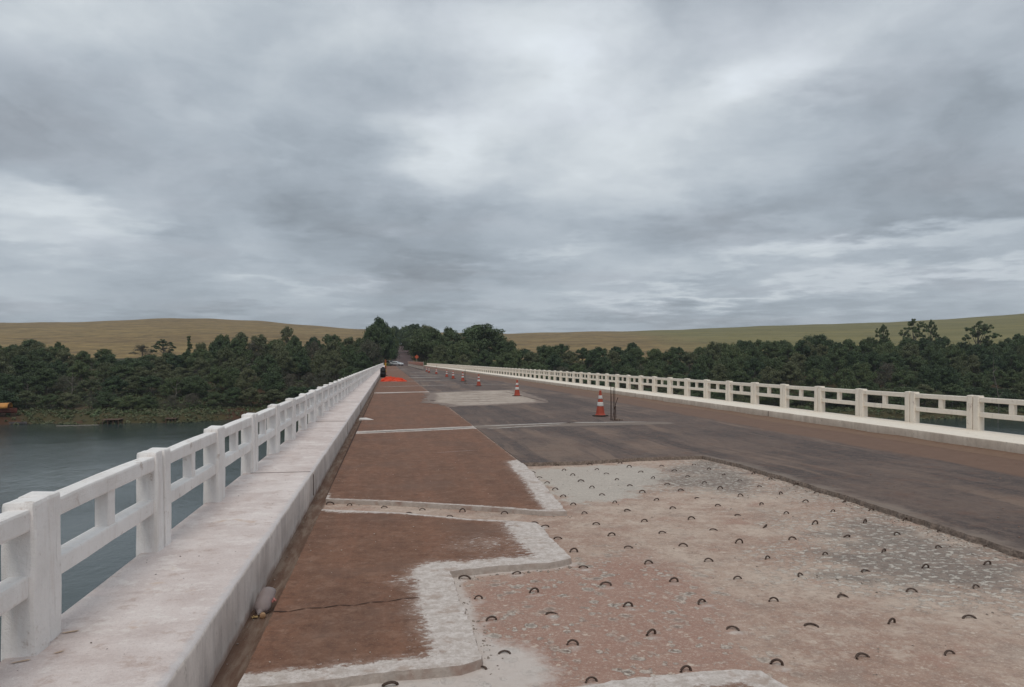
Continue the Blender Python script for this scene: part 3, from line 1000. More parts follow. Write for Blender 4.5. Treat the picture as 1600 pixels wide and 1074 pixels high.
ZL, ZR = .284, .215
walkway(XL, -1, ZL, -1.70, M_kerb, M_walk)
walkway(XR, 1, ZR, 11.84, M_kerb2, M_white2)
for y in (9.2, 16.8, 24.6, 33.0, 47, 62, 80, 104, 130, 160, 195):
    bm = bmesh.new(); add_box(bm, XL - .72, XL - .03, y, y + .012, ZL - .004, ZL + .004)
    add_box(bm, XL - .003, XL + .008, y, y + .012, .0, ZL - .03)
    tag(link('pavement_joint', bm_mesh('joint', bm, M_crack)), kind='structure')
for y in (19.5, 31, 44, 60, 82, 110, 145, 190):
    bm = bmesh.new(); add_box(bm, XR - .008, XR + .003, y, y + .02, .03, ZR - .02)
    tag(link('pavement_joint', bm_mesh('joint', bm, M_crack)), kind='structure')
# rust stains and small joints on the near walkway
M_rust = simple('rust_stain', S(178, 155, 134), .9, var=.3, scale=40, bmp=.1)
for i, (px, py, L, wd) in enumerate([(108, 990, .07, .022), (90, 1022, .035, .014), (30, 1037, .07, .018)]):
    p = G(px, py, ZL)
    strip(p[0] - L / 2, p[1], p[0] + L / 2, p[1] + .03, wd, z=ZL + .004, seed=30 + i, rag=.9, mat=M_rust, step=.012)

# girders and piers below the deck
M_conc = simple('pier_concrete', S(140, 134, 126), .9, var=.3, scale=.8)
bridge = empty('bridge', (5, 0, 0))
tag(bridge, 'long concrete girder bridge carrying the road over the river', 'bridge')
bm = bmesh.new(); add_box(bm, -6.95, 7.25, Y0, Y1, -.42, -.085)
link('deck_slab', bm_mesh('slab', bm, M_conc), bridge)
for gx in (-4.6, -1.4, 1.7, 4.9):
    bm = bmesh.new(); add_box(bm, gx - .25, gx + .25, Y0, Y1, -2.0, -.42)
    link('girder', bm_mesh('girder', bm, M_conc), bridge)
for py in range(10, 235, 25):
    bm = bmesh.new()
    add_box(bm, -6.2, 6.4, py - .6, py + .6, -2.9, -2.0, .05)
    for cx in (-4.2, 4.4):
        add_box(bm, cx - .7, cx + .7, py - .55, py + .55, -18, -2.9, .1)
    link('pier', bm_mesh('pier', bm, M_conc), bridge)

# ------------------------------------------------------------------ railings: cast panels with a post at either end
PIT = 1.853


def rail_meshes(mat, key):
    out = {}
    for nm, dims in {'post': (-.072, .072, 0, .148, -.22, .70), 'top_rail': (-.052, .052, .148, PIT - .162, .565, .665),
                     'middle_rail': (-.046, .046, .148, PIT - .162, .265, .365), 'baluster': (-.038, .038, PIT / 2 - .065, PIT / 2 + .055, .365, .565)}.items():
        bm = bmesh.new()
        x0, x1, y0, y1, z0, z1 = dims
        if nm == 'post':
            add_box(bm, x0, x1, y0, y1, z0, z1, .018, 2, 3, .007, key)
            for v in bm.verts:          # cap chamfer
                if v.co.z > .66: v.co.x *= .94
                if v.co.z < .03: v.co.x *= 1.05
        elif nm == 'baluster':
            add_box(bm, x0, x1, y0, y1, z0 - .004, z1 + .004, .008, 2, 2, .004, key)
        else:
            add_box(bm, x0, x1, y0 - .004, y1 + .004, z0, z1, .014, 2, 3, .006, key)
        out[nm] = bm_mesh('rail_' + nm, bm, mat, False)
    # the second post of the panel is the mirrored first
    me = out['post'].copy()
    for v in me.vertices: v.co.x = -v.co.x
    me.flip_normals()
    out['post2'] = me
    return out


def railing(xc, ystart, z, mat, label, key):
    root = empty('railing', (xc, 0, z))
    tag(root, label, 'railing')
    ms = rail_meshes(mat, key)
    n0 = int((ystart + 7) / PIT)
    ys = [ystart + .002 + k * PIT for k in range(-n0, 200) if ystart + (k + 1) * PIT < Y1]
    for k, y in enumerate(ys[:100]):
        p = bpy.data.objects.new('panel', None); C.objects.link(p); p.parent = root
        p.location = (random.uniform(-.006, .006), y, random.uniform(-.004, .004)); p.empty_display_size = .1
        p.rotation_euler = (random.uniform(-.002, .002), random.uniform(-.008, .008), random.uniform(-.002, .002))
        for nm, mesh, off in (('post', 'post', 0), ('post', 'post2', PIT - .168), ('top_rail', 'top_rail', 0), ('middle_rail', 'middle_rail', 0), ('baluster', 'baluster', 0)):
            o = link(nm, ms[mesh], p); o.location = (0, off, 0)
    if len(ys) > 100:
        bm = bmesh.new()
        for y in ys[100:]:
            add_box(bm, -.072, .072, y, y + .148, 0, .70)
            add_box(bm, -.072, .072, y + PIT - .16, y + PIT - .012, 0, .70)
            add_box(bm, -.052, .052, y + .149, y + PIT - .162, .565, .665)
            add_box(bm, -.046, .046, y + .149, y + PIT - .162, .265, .365)
            add_box(bm, -.038, .038, y + PIT / 2 - .065, y + PIT / 2 + .055, .366, .564)
        o = link('panel', bm_mesh('rail_far', bm, mat), root)
        o['kind'] = 'stuff'


railing(-1.657, 3.83, ZL, M_white, 'white concrete railing on the wide raised walkway beside the brown slabs', 1.0)
railing(11.82, 13.42, ZR, M_white2, 'cream white concrete railing across the road beyond the traffic cones', 5.0)

# ------------------------------------------------------------------ steel loops left sticking out of the deck
M_steel = simple('rusty_dark_steel', (.125, .084, .066), .7, .35, .5, 60, .3, .3)
def loop_mesh(w_, h, lean, r=.0086):
    bm = bmesh.new()
    pts = []
    for k in range(11):
        a = math.pi * k / 10
        x = -math.cos(a) * w_ / 2
        zz = math.sin(a) ** .8 * h
        pts.append((x * (1 + .05 * math.sin(3 * a)) + (w_ * 3 - .22) * .25 * zz / h * .1, lean * zz, zz * (1 + .22 * math.cos(a + w_ * 60)) - .004))
    pts = [(pts[0][0], 0, -.03)] + pts + [(pts[-1][0], 0, -.03)]
    tube(bm, pts, r, 8)
    return bm_mesh('loop', bm, M_steel, True)
variants = [loop_mesh(.078, .036, .2), loop_mesh(.070, .042, -.15), loop_mesh(.088, .030, .5), loop_mesh(.066, .038, 0), loop_mesh(.082, .022, 1.3), loop_mesh(.074, .034, -.5), loop_mesh(.086, .026, .8)]
def loop_label(x, y):
    px, t = PXT(x, y)
    X = np.array([x]); Y = np.array([y])
    if y > A_top[0][1] - .3 and x < 1.35 and y < B_bot[0][1] + .3: return 'rusty steel loop in the narrow trench between two brown slabs', 'loops in the trench between the slabs'
    if soft_poly(X, Y, pale, .1)[0] > .4: return 'thin dark steel loop standing in the pale grey mortar patch', 'loops in the pale mortar patch'
    if seg_dist(X, Y, AS_right)[0] < .32 or seg_dist(X, Y, AS_front)[0] < .3: return 'rusty steel loop tucked against the broken asphalt edge', 'loops along the asphalt edge'
    if soft_poly(X, Y, blue, .3)[0] > .5: return 'small steel loop in the dark blue-grey concrete by the asphalt corner', 'loops in the blue-grey corner'
    if soft_poly(X, Y, dark, .3)[0] > .5: return 'bent steel loop among light chips in the dark milled concrete', 'loops in the dark milled concrete'
    if soft_poly(X, Y, redp, .1)[0] > .5: return 'thick rusty steel loop in the reddish concrete dotted with white pock marks', 'loops in the pock-marked reddish concrete'
    return 'rusty steel loop in the smooth cream-pink bare concrete', 'loops in the cream-pink concrete'
for i, (x, y) in enumerate(loops):
    me = variants[int(rng.integers(7))]
    o = link('steel_loop', me, None, (x, y, ZD))
    o.rotation_euler = (rng.uniform(-.25, .35), rng.uniform(-.12, .12), rng.normal() * .22 + (0 if x < 3 else .25))
    s_ = rng.uniform(.76, .98)
    o.scale = (s_, s_, s_ * rng.uniform(.58, .92))
    lb, gr = loop_label(x, y)
    tag(o, lb, 'steel loop', gr)

# ------------------------------------------------------------------ traffic cones
M_orange = simple('cone_orange', (.42, .075, .042), .55, var=.25, scale=5, bmp=.05)
M_band = simple('cone_white_band', (.62, .60, .57), .5, var=.15, scale=6, bmp=.05)
M_rubber = simple('cone_base_rubber', (.075, .062, .055), .85, var=.4, scale=10)
def cone_r(z): return .135 - (.135 - .028) * (z - .03) / .70
def band_mesh(z0, z1, mat, grow=0.0, cap=False):
    bm = bmesh.new()
    prof = [(cone_r(z0 + (z1 - z0) * k / 4) + grow, z0 + (z1 - z0) * k / 4) for k in range(5)]
    lathe(bm, prof, 28, cap=True)
    return bm_mesh('cone', bm, mat, True)
cone = empty('traffic_cone')
bm = bmesh.new()
add_box(bm, -.19, .19, -.19, .19, .002, .032, .012, 2)
for v in bm.verts:
    if abs(v.co.x) > .15 and abs(v.co.y) > .15: v.co.x *= .9; v.co.y *= .9
link('base', bm_mesh('cone_base', bm, M_rubber), cone)
bm = bmesh.new()
lathe(bm, [(.16, .032), (.155, .045), (.137, .05)] + [(cone_r(z), z) for z in np.linspace(.07, .70, 10)] + [(.034, .705), (.034, .735), (.027, .745), (.016, .747)], 28)
body = link('body', bm_mesh('cone_body', bm, M_orange, True), cone)
link('reflective_band', band_mesh(.29, .41, M_band, .002), cone)
link('reflective_band', band_mesh(.50, .60, M_band, .002), cone)
def copy_tree(o, parent=None):
    c = o.copy(); C.objects.link(c); c.parent = parent
    for ch in list(o.children): copy_tree(ch, c)
    return c
cones = [((938, 651), 'big near traffic cone beside the clump of upright rebar'),
         ((808, 619.5), 'traffic cone at the edge of the pale repaired road patch'),
         ((748, 603.6), 'third traffic cone counting from the rebar clump, beyond the repaired patch'),
         ((723, 596.2), 'traffic cone just beyond the second, thinner set of upright rods'),
         ((708, 592.3), 'fifth traffic cone counting from the rebar clump'),
         ((698, 589.4), 'sixth traffic cone counting from the rebar clump'),
         ((681.8, 584.9), 'small traffic cone with a thin steel rod standing against it'),
         ((670.3, 582.7), 'small distant traffic cone, eighth from the rebar clump'),
         ((666.6, 581.2), 'most distant traffic cone, just before the orange mesh fence')]
for i, (p, lb) in enumerate(cones):
    o = cone if i == 0 else copy_tree(cone)
    x, y = G(*p)
    o.location = (x, y, .012)
    o.rotation_euler = (0, 0, rng.uniform(0, 1.5))
    tag(o, lb, 'traffic cone', 'traffic cones along the middle of the bridge')

# ------------------------------------------------------------------ rebar standing up through the deck
M_rebar = simple('rebar_rust', (.085, .050, .038), .8, .3, .5, 30)
def rods(px, py, specs, label, lump=True):
    x, y = G(px, py)
    root = empty('rebar_cluster', (x, y, .006))
    tag(root, label, 'rebar')
    for pts in specs:
        bm = bmesh.new(); tube(bm, pts, .0085, 6)
        link('rod', bm_mesh('rod', bm, M_rebar, True), root)
    if lump:
        bm = bmesh.new()
        bmesh.ops.create_icosphere(bm, subdivisions=3, radius=.055)
        for v in bm.verts:
            v.co = Vector((v.co.x * 1.3 + .09, v.co.y, max(-.01, v.co.z * .9 + .02))) + mnoise.noise_vector(v.co * 30) * .018
        link('concrete_lump', bm_mesh('lump', bm, M_aedge, False), root)
rods(960, 657.5, [[(-.105, 0, -.04), (-.10, 0, .5), (-.10, 0, 1.03), (-.02, .02, 1.035)], [(-.075, .03, -.04), (-.08, .03, .6), (-.095, .03, 1.0)],
                  [(0, 0, -.04), (-.02, .01, .5), (-.035, 0, .88)], [(.03, .05, -.04), (.02, .03, .9)], [(-.06, -.02, .0), (0, 0, .35), (.10, 0, .62)], [(.045, 0, -.04), (.035, 0, .4)], [(-.08, -.03, .015), (.22, -.05, .012)]],
     'clump of tall thin rusty rebar rods standing beside the biggest traffic cone')
rods(727, 600.6, [[(0, 0, -.04), (.01, 0, 1.02)], [(-.05, 0, -.04), (-.04, 0, .95)], [(.04, 0, -.04), (.05, 0, .3)]], 'pair of thin upright steel rods between the third and fourth traffic cones')
rods(681.5, 584.6, [[(.02, -.3, -.04), (.03, -.3, 1.15)]], 'single thin steel rod standing in front of a small distant cone', False)
rods(661.5, 579.4, [[(0, 0, -.04), (.0, 0, 1.2)], [(.08, 0, -.04), (.06, 0, 1.0)]], 'dark upright rods at the start of the orange mesh fence', False)

# ------------------------------------------------------------------ plastic jug in the gutter
M_jug, t_, b_ = new_mat('cloudy_plastic')
b_.inputs['Base Color'].default_value = (*S(150, 138, 136), 1)
b_.inputs['Roughness'].default_value = .35
b_.inputs['Transmission Weight'].default_value = .45
b_.inputs['IOR'].default_value = 1.25
bump(t_, b_, t_.noise(t_.obj_coord(), 25, 3), .5, .01)
jx, jy = G(408, 962, ZD)
jug = empty('plastic_jug', (jx, jy, ZD))
tag(jug, 'crumpled cloudy plastic jug lying in the gutter against the kerb', 'jug')
bm = bmesh.new()
prof = [(.004, -.012), (.016, .01), (.017, .02), (.024, .026), (.050, .040), (.056, .075), (.055, .10), (.052, .12), (.055, .14), (.056, .17), (.050, .20), (.030, .215), (.004, .218)]
lathe(bm, [(r, z) for r, z in prof], 22)
for v in bm.verts:
    v.co.x *= .98; v.co.y *= .8
    v.co += mnoise.noise_vector(v.co * 22) * .006
rot = Matrix.Rotation(R(-12), 4, 'Z') @ Matrix.Rotation(R(-62), 4, 'X')
for v in bm.verts: v.co = rot @ v.co
mn = min(v.co.z for v in bm.verts)
for v in bm.verts: v.co += Vector((-.01, -.02, .002 - mn))
link('body', bm_mesh('jug', bm, M_jug, True), jug)
bm = bmesh.new(); lathe(bm, [(.019, -.002), (.019, .018), (.017, .02)], 20)
rc = Matrix.Translation((.018, -.05, .02)) @ Matrix.Rotation(R(100), 4, 'X') @ Matrix.Rotation(R(10), 4, 'Y')
for v in bm.verts: v.co = rc @ v.co
M_cap = simple('dirty_cap', S(150, 120, 92), .6)
link('cap', bm_mesh('cap', bm, M_cap, True), jug)
# pink wrapper scrap
def scrap(name, loc, size, mat, seed, label, cat, z=0.0, hgt=.02, rot_=0.0, ratio=.6):
    n = 9
    vs, fs = [], []
    for i in range(n):
        for j in range(n):
            u, v = i / (n - 1) - .5, j / (n - 1) - .5
            q = mnoise.noise_vector(Vector((u * 4, v * 4, seed)))
            vs.append((u * size + q.x * size * .25, v * size * ratio + q.y * size * .2, .004 + hgt * abs(q.z) * 1.5 + hgt * .2))
    for i in range(n - 1):
        for j in range(n - 1):
            a = i * n + j; fs.append((a, a + 1, a + n + 1, a + n))
    o = link(name, mesh_from(name, vs, fs, mat, False), None, (loc[0], loc[1], z))
    sm = o.modifiers.new('thick', 'SOLIDIFY'); sm.thickness = .0015
    o.rotation_euler = (0, 0, rot_)
    return tag(o, label, cat)
x, y = G(425, 944); scrap('candy_wrapper', (x, y), .045, simple('pink_foil', S(196, 128, 122), .5), 3, 'small crumpled pink wrapper lying beside the plastic jug', 'wrapper', 0, .035)
x, y = G(398, 966, ZD); scrap('dry_leaf', (x, y - .01), .04, simple('leaf_tan', S(165, 140, 98), .8), 5, 'dry tan leaf under the end of the plastic jug', 'leaf', ZD, .01, .3)
x, y = G(571, 656.5)
M_paper = simple('paper_white', S(196, 190, 186), .8)
bm = bmesh.new()
pv = [bm.verts.new(p) for p in [(-.17, -.12, .0), (.22, -.07, .0), (.02, .12, .0), (-.15, .08, .0), (-.17, -.12, .03), (.22, -.07, .012), (.02, .12, .05), (-.15, .08, .05)]]
for f in [(3, 2, 1, 0), (4, 5, 6, 7), (0, 1, 5, 4), (1, 2, 6, 5), (2, 3, 7, 6), (3, 0, 4, 7)]: bm.faces.new([pv[q] for q in f])
o = link('concrete_fragment', bm_mesh('frag', bm, M_paper), None, (x, y, .004))
tag(o, 'flat pale wedge-shaped chunk lying on the brown slab near the kerb', 'fragment')

# ------------------------------------------------------------------ orange netting heap, black drum, marker post
M_net, t_, b_ = new_mat('orange_netting')
P_ = t_.obj_coord()
t_.put(b_.inputs['Base Color'], t_.mix(t_.noise(P_, 14, 4, .7), (.55, .045, .018, 1), (.80, .11, .045, 1)))
b_.inputs['Roughness'].default_value = .6
hx, hy = G(612, 596.5)
vs, fs = [], []
NX, NY = 90, 46
for i in range(NX):
    for j in range(NY):
        u = i / (NX - 1) * 2 - 1; v = j / (NY - 1) * 2 - 1
        e = max(0, 1 - (abs(u) ** 2.6 + abs(v) ** 2.6))
        h = e ** .5 * (.34 + .14 * mnoise.noise(Vector((u * 2.6, v * 1.5, 1)))) * (1 - .25 * u)
        fold = abs(mnoise.noise(Vector((u * 9, v * 7, 4)))) * .20 + abs(mnoise.noise(Vector((u * 22, v * 16, 9)))) * .09
        q = mnoise.noise_vector(Vector((u * 4, v * 4, 8)))
        vs.append((u * 1.02 + q.x * .10, v * .5 + q.y * .16, .012 + max(0, h * (.45 + 3.0 * fold) + fold * e * .5)))
for i in range(NX - 1):
    for j in range(NY - 1):
        a = i * NY + j; fs.append((a, a + NY, a + NY + 1, a + 1))
o = link('safety_netting', mesh_from('netting', vs, fs, M_net, False), None, (hx + .15, hy + .4, 0))
tag(o, 'crumpled bright orange safety netting heaped on the slab beside the black drum', 'netting')

M_black = simple('black_plastic', (.018, .018, .020), .5, var=.4, scale=4)
dx_, dy_ = G(598, 590.4)
drum = empty('plastic_drum', (dx_ + .02, dy_ + 1.0, 0)); tag(drum, 'black plastic drum standing by the kerb behind the orange netting', 'drum')
bm = bmesh.new()
lathe(bm, [(.25, .01), (.27, .03), (.27, .3), (.285, .32), (.285, .35), (.27, .37), (.27, .62), (.285, .64), (.285, .67), (.27, .69), (.26, .88), (.235, .92), (.10, .93)], 24)
link('body', bm_mesh('drum', bm, M_black, True), drum)
bm = bmesh.new(); lathe(bm, [(.13, .92), (.14, .98), (.12, 1.02), (.05, 1.03)], 20)
link('lid', bm_mesh('lid', bm, M_black, True), drum)
px_, py_ = G(602.4, 587.5)
post = empty('marker_post', (px_, py_, 0)); tag(post, 'tall orange and yellow striped marker post behind the black drum', 'marker post')
M_yel = simple('post_yellow', (.50, .27, .03), .6); M_bro = simple('post_orange', (.28, .075, .022), .7)
bm = bmesh.new(); add_box(bm, -.2, .2, -.2, .2, .01, .08, .01)
link('base', bm_mesh('base', bm, M_rubber), post)
for k in range(5):
    bm = bmesh.new(); add_box(bm, -.085, .085, -.05, .05, .08 + .33 * k, .08 + .33 * (k + 1), .004, 1)
    link('stripe', bm_mesh('stripe', bm, (M_yel if k % 2 else M_bro)), post)

# orange mesh fence with pale posts down the middle, far off
M_wood = simple('pale_post', S(170, 160, 150), .8)
fence = empty('mesh_fence', (5.85, 128, 0)); tag(fence, 'orange plastic mesh fence on pale posts down the middle of the bridge far away', 'fence')
fy = np.linspace(0, 104, 27)
for k in fy:
    bm = bmesh.new(); tube(bm, [(0, k, 0), (0, k, 1.45)], .05, 6)
    link('post', bm_mesh('fpost', bm, M_wood), fence)
    bm = bmesh.new(); add_box(bm, -.18, .18, k - .18, k + .18, .003, .06, .01)
    link('foot', bm_mesh('ffoot', bm, M_rubber), fence)
vs, fs = [], []
yy = np.linspace(0, 104, 260)
for i, q in enumerate(yy):
    sag = .10 * abs(math.sin(q / 4 * math.pi))
    for j in range(5):
        vs.append((.06 * mnoise.noise(Vector((q * .6, j, 0))), q, .72 + j * .17 - sag * .4 * j / 4 - sag * .2))
for i in range(len(yy) - 1):
    for j in range(4):
        a = i * 5 + j; fs.append((a, a + 1, a + 6, a + 5))
M_net2 = simple('orange_mesh', (.42, .085, .035), .7)
o = link('mesh', mesh_from('mesh', vs, fs, M_net2, True), fence)
o.modifiers.new('thick', 'SOLIDIFY').thickness = .01

# diamond warning sign
sx, sy = AT(651, 244)
sign = empty('road_sign', (sx, sy, 0)); tag(sign, 'small orange diamond road sign beyond the far end of the bridge', 'sign')
bm = bmesh.new(); tube(bm, [(0, 0, -.5), (0, 0, 2.6)], .05, 8); link('pole', bm_mesh('pole', bm, M_wood), sign)
bm = bmesh.new(); add_box(bm, -.5, .5, -.075, -.055, -.5, .5, .005, 1)
for v in bm.verts: v.co = Matrix.Rotation(R(45), 4, 'Y') @ v.co + Vector((0, 0, 2.9))
link('plate', bm_mesh('plate', bm, simple('sign_orange', (.62, .12, .05), .5)), sign)

# ------------------------------------------------------------------ two white cars, parked where the road leaves the bridge
M_cw = simple('car_white', (.72, .74, .76), .3, var=.06, scale=2, spec=.5, bmp=0)
M_glass = simple('car_glass', (.02, .025, .03), .08, spec=.8, var=.2, bmp=0)
M_tyre = simple('tyre_black', (.02, .02, .02), .85)
M_rim = simple('rim_grey', (.35, .35, .36), .4, .6)
M_lampred = simple('lamp_red', (.35, .02, .02), .3)
M_lampw = simple('lamp_clear', (.6, .6, .6), .2)
def car(loc, rz, label, suv):
    root = empty('parked_car', loc, rz); tag(root, label, 'car', 'white cars beyond the end of the bridge')
    L, W, H = (4.5, 1.8, 1.72) if suv else (4.1, 1.7, 1.48)
    # side profile lofted across the width
    if suv: pr = [(-2.2, .35), (-2.23, .75), (-2.15, 1.05), (-1.95, 1.62), (-1.6, 1.70), (.2, 1.72), (.95, 1.12), (2.0, 1.0), (2.22, .75), (2.22, .35)]
    else: pr = [(-2.0, .32), (-2.04, .7), (-1.95, .98), (-1.6, 1.38), (-1.1, 1.46), (.1, 1.46), (.95, .98), (1.8, .88), (2.03, .65), (2.03, .32)]
    bm = bmesh.new()
    rows = []
    for wy in (-1, -.93, .93, 1):
        row = []
        for (a, z) in pr:
            tum = 1 - .22 * max(0, z - .95) / .7
            edge = .97 if abs(wy) == 1 and z > .9 else 1
            yv = wy * W / 2 * tum
            zz = z - (.05 if abs(wy) == 1 and z > .9 else 0)
            row.append(bm.verts.new((a * (.985 if abs(wy) == 1 else 1), yv, zz)))
        rows.append(row)
    for a, b in zip(rows, rows[1:]):
        for k in range(len(pr) - 1): bm.faces.new((a[k], a[k + 1], b[k + 1], b[k]))
        bm.faces.new((a[-1], a[0], b[0], b[-1]))
    bm.faces.new(rows[0]); bm.faces.new(list(reversed(rows[-1])))
    bmesh.ops.recalc_face_normals(bm, faces=bm.faces)
    bmesh.ops.bevel(bm, geom=list(bm.edges), offset=.03, segments=2, affect='EDGES')
    link('body', bm_mesh('car_body', bm, M_cw, True), root)
    zr = pr[4][1]
    def win(nm, pts):
        bm = bmesh.new(); vs = [bm.verts.new(p) for p in pts]; f = bm.faces.new(vs)
        r = bmesh.ops.extrude_face_region(bm, geom=[f])
        nrm = (Vector(pts[1]) - Vector(pts[0])).cross(Vector(pts[2]) - Vector(pts[1])).normalized()
        for v in [q for q in r['geom'] if isinstance(q, bmesh.types.BMVert)]: v.co += nrm * .012
        bmesh.ops.recalc_face_normals(bm, faces=bm.faces)
        link(nm, bm_mesh(nm, bm, M_glass), root)
    for s_ in (-1, 1):
        yb = s_ * (W / 2 * (1 - .22 * .06) + .004); yt = s_ * (W / 2 * (1 - .22 * (zr - 1.1) / .7) + .004)
        q = [(-1.6, yb, 1.02), (-.05, yb, 1.02), (-.05, yt, zr - .16), (-1.5, yt, zr - .16)]
        q2 = [(.05, yb, 1.02), (.72, yb, 1.02), (.18, yt, zr - .16), (.05, yt, zr - .16)]
        if s_ < 0: q, q2 = q[::1], q2[::1]
        else: q, q2 = q[::-1], q2[::-1]
        win('side_window', q); win('side_window', q2)
    a, b = pr[5], pr[6]
    fx = lambda k, o_: a[0] + (b[0] - a[0]) * k + o_
    fz = lambda k: a[1] + (b[1] - a[1]) * k + .012
    win('windscreen', [(fx(.12, .015), .60 * W / 2 * 1.2, fz(.12)), (fx(.12, .015), -.60 * W / 2 * 1.2, fz(.12)), (fx(.92, .015), -.82 * W / 2, fz(.92)), (fx(.92, .015), .82 * W / 2, fz(.92))][::-1])
    a2, b2 = pr[2], pr[3]
    win('rear_window', [(a2[0] + (b2[0] - a2[0]) * k - .03, yv * W / 2, a2[1] + (b2[1] - a2[1]) * k) for k, yv in ((.1, -.78), (.1, .78), (.85, .68), (.85, -.68))][::-1])
    for s_ in (-1, 1):
        for ax in (-1.35, 1.35):
            bm = bmesh.new(); lathe(bm, [(.2, -.1), (.31, -.1), (.33, -.06), (.33, .06), (.31, .1), (.2, .1)], 20)
            for v in bm.verts: v.co = Matrix.Rotation(R(90), 4, 'X') @ v.co + Vector((ax, s_ * (W / 2 - .07), .33))
            wh = link('wheel', bm_mesh('wheel', bm, M_tyre, True), root)
            bm = bmesh.new(); lathe(bm, [(.19, -.108), (.2, -.1), (.2, .1), (.19, .108)], 16)
            for v in bm.verts: v.co = Matrix.Rotation(R(90), 4, 'X') @ v.co + Vector((ax, s_ * (W / 2 - .07), .33))
            link('rim', bm_mesh('rim', bm, M_rim, True), wh)
        bm = bmesh.new(); add_box(bm, 2.0, 2.24 if suv else 2.05, s_ * .62 - .16, s_ * .62 + .16, .66, .80, .02)
        link('headlight', bm_mesh('hl', bm, M_lampw), root)
        bm = bmesh.new(); add_box(bm, -2.25 if suv else -2.06, -2.0, s_ * .72 - .1, s_ * .72 + .1, .72, .98, .02)
        link('tail_light', bm_mesh('tl', bm, M_lampred), root)
x, y = AT(610.5, 246); car((x, y, .02), R(-55), 'white car parked partly behind another at the end of the bridge, nearer the trees', True)
x, y = AT(620.5, 240); car((x, y, .02), R(-35), 'white car with its dark windows turned toward the bridge, in front of the other', False)

# ------------------------------------------------------------------ land
ZW = -13.0
crest_px = [-900, -400, -100, 0, 140, 200, 270, 330, 400, 500, 560, 640, 790, 900, 1000, 1080, 1200, 1400, 1500, 1600, 1750, 2400]
crest_py = [520, 510, 506, 505, 503.5, 500, 497, 498, 501, 510, 514.5, 519, 522, 519, 517.5, 514.5, 509, 503.5, 498, 490.5, 484, 480]


def shore(x):
    return np.interp(x, [-400, -120, -87, -47, -20, 10, 60, 160, 300], [175, 181, 185, 187, 196, 198, 186, 163, 150]) + 2.0 * np.sin(x * .13) + 1.2 * np.sin(x * .31 + 1)


def sm(a): a = np.clip(a, 0, 1); return a * a * (3 - 2 * a)


def ground_z(x, y):
    x = np.asarray(x, float); y = np.asarray(y, float)
    ysh = shore(x)
    d = y - ysh
    t = y * CP + x * SP
    l = x * CP - y * SP
    tt = np.maximum(t, 50)
    px = np.clip(800 + F * l / tt, -900, 2400)
    cp = np.interp(px, crest_px, crest_py)
    tc = 780.0
    zc = EYE + (HY - cp) / F * tc
    z = np.where(d < 0, ZW - 1 - np.clip(-d, 0, 20) * .15, ZW + .15 + 1.5 * sm(d / 3))
    up = np.interp(d, [0, 3, 14, 35, 60, 90], [0, 0, 1.6, 6.2, 10.0, 12.2])
    z = np.where(d > 0, z + up - .15, z)
    z0 = ZW + 13.6                      # level at d=90
    k = np.clip((t - 280) / (tc - 280), 0, 1)
    f = np.clip((t - 250) / (tc - 250), 0, 1)
    rise = (zc - z0) * (f ** .92)
    beyond = np.clip(t - tc, 0, 4000)
    rise = rise - (beyond / 60) ** 1.5 * .8
    z = np.where(d > 3, z + rise * sm((t - 230) / 60), z)
    z = np.maximum(z, np.where(d > 10, -40, -18))
    # embankment and road cutting on the bridge's line
    rz = road_z(y)
    wgt = sm((17 - np.abs(x - 5)) / 9) * sm((y - 212) / 22)
    z = z * (1 - wgt) + (rz - .12) * wgt
    z = z + np.where((d > 4) & (np.abs(x - 5) > 16), .5 * np.sin(x * .07 + y * .05) * np.cos(x * .045 - y * .03), 0)
    # the bank behind the photographer
    nb = sm((-60 - y) / 30)
    z = np.where(y < -40, z * (1 - nb) + -.3 * nb, z)
    return z


def road_z(y):
    return np.interp(y, [200, 240, 270, 330, 420, 520, 3000], [-.0, -.0, .6, 4.2, 9.9, 13.0, 13.0])


def axis(parts):
    out = []
    for a, b, s_ in parts: out += list(np.arange(a, b, s_))
    return np.array(out + [parts[-1][1]])


gx = axis([(-2600, -700, 100), (-700, -300, 20), (-300, -20, 4), (-20, 30, 2.5), (30, 300, 4), (300, 900, 20), (900, 2800, 100)])
gy = axis([(-1500, -120, 100), (-120, 140, 10), (140, 300, 3), (300, 1000, 9), (1000, 3600, 80)])
X, Y = np.meshgrid(gx, gy)
Z = ground_z(X, Y)
n, k = Z.shape
idx = np.arange(n * k).reshape(n, k)
fc = np.stack([idx[:-1, :-1], idx[:-1, 1:], idx[1:, 1:], idx[1:, :-1]], -1).reshape(-1, 4)
M_gr, t, b = new_mat('fields_and_banks')
P = t.pos()
x, y, z = t.sep(P)
rowc = t.noise(t.comb(t.m('MULTIPLY', x, .004), t.m('MULTIPLY', y, .004), t.m('MULTIPLY', z, .55)), 1.0, 4, .7)
rowf = t.noise(t.comb(t.m('MULTIPLY', x, .03), t.m('MULTIPLY', y, .015), t.m('MULTIPLY', z, 2.2)), 1.0, 3, .7)
fld = t.mix(t.step(rowc, .35, .65), S(118, 98, 72), S(136, 117, 86))
fld = t.mix(t.m('MULTIPLY', t.step(rowf, .55, .7), .5), fld, S(96, 82, 58))
grn = t.mix(t.step(rowc, .35, .65), S(108, 106, 74), S(130, 124, 88))
grn = t.mix(t.m('MULTIPLY', t.step(rowf, .55, .72), .4), grn, S(92, 90, 60))
bright = t.noise(P, .006, 5, .6)
fld = t.mix(t.m('MULTIPLY', t.step(bright, .5, .7), .5), fld, S(146, 128, 94))
fn_ = t.noise(t.comb(t.m('MULTIPLY', x, .09), t.m('MULTIPLY', y, .03), t.m('MULTIPLY', z, 1.1)), 1.0, 6, .75)
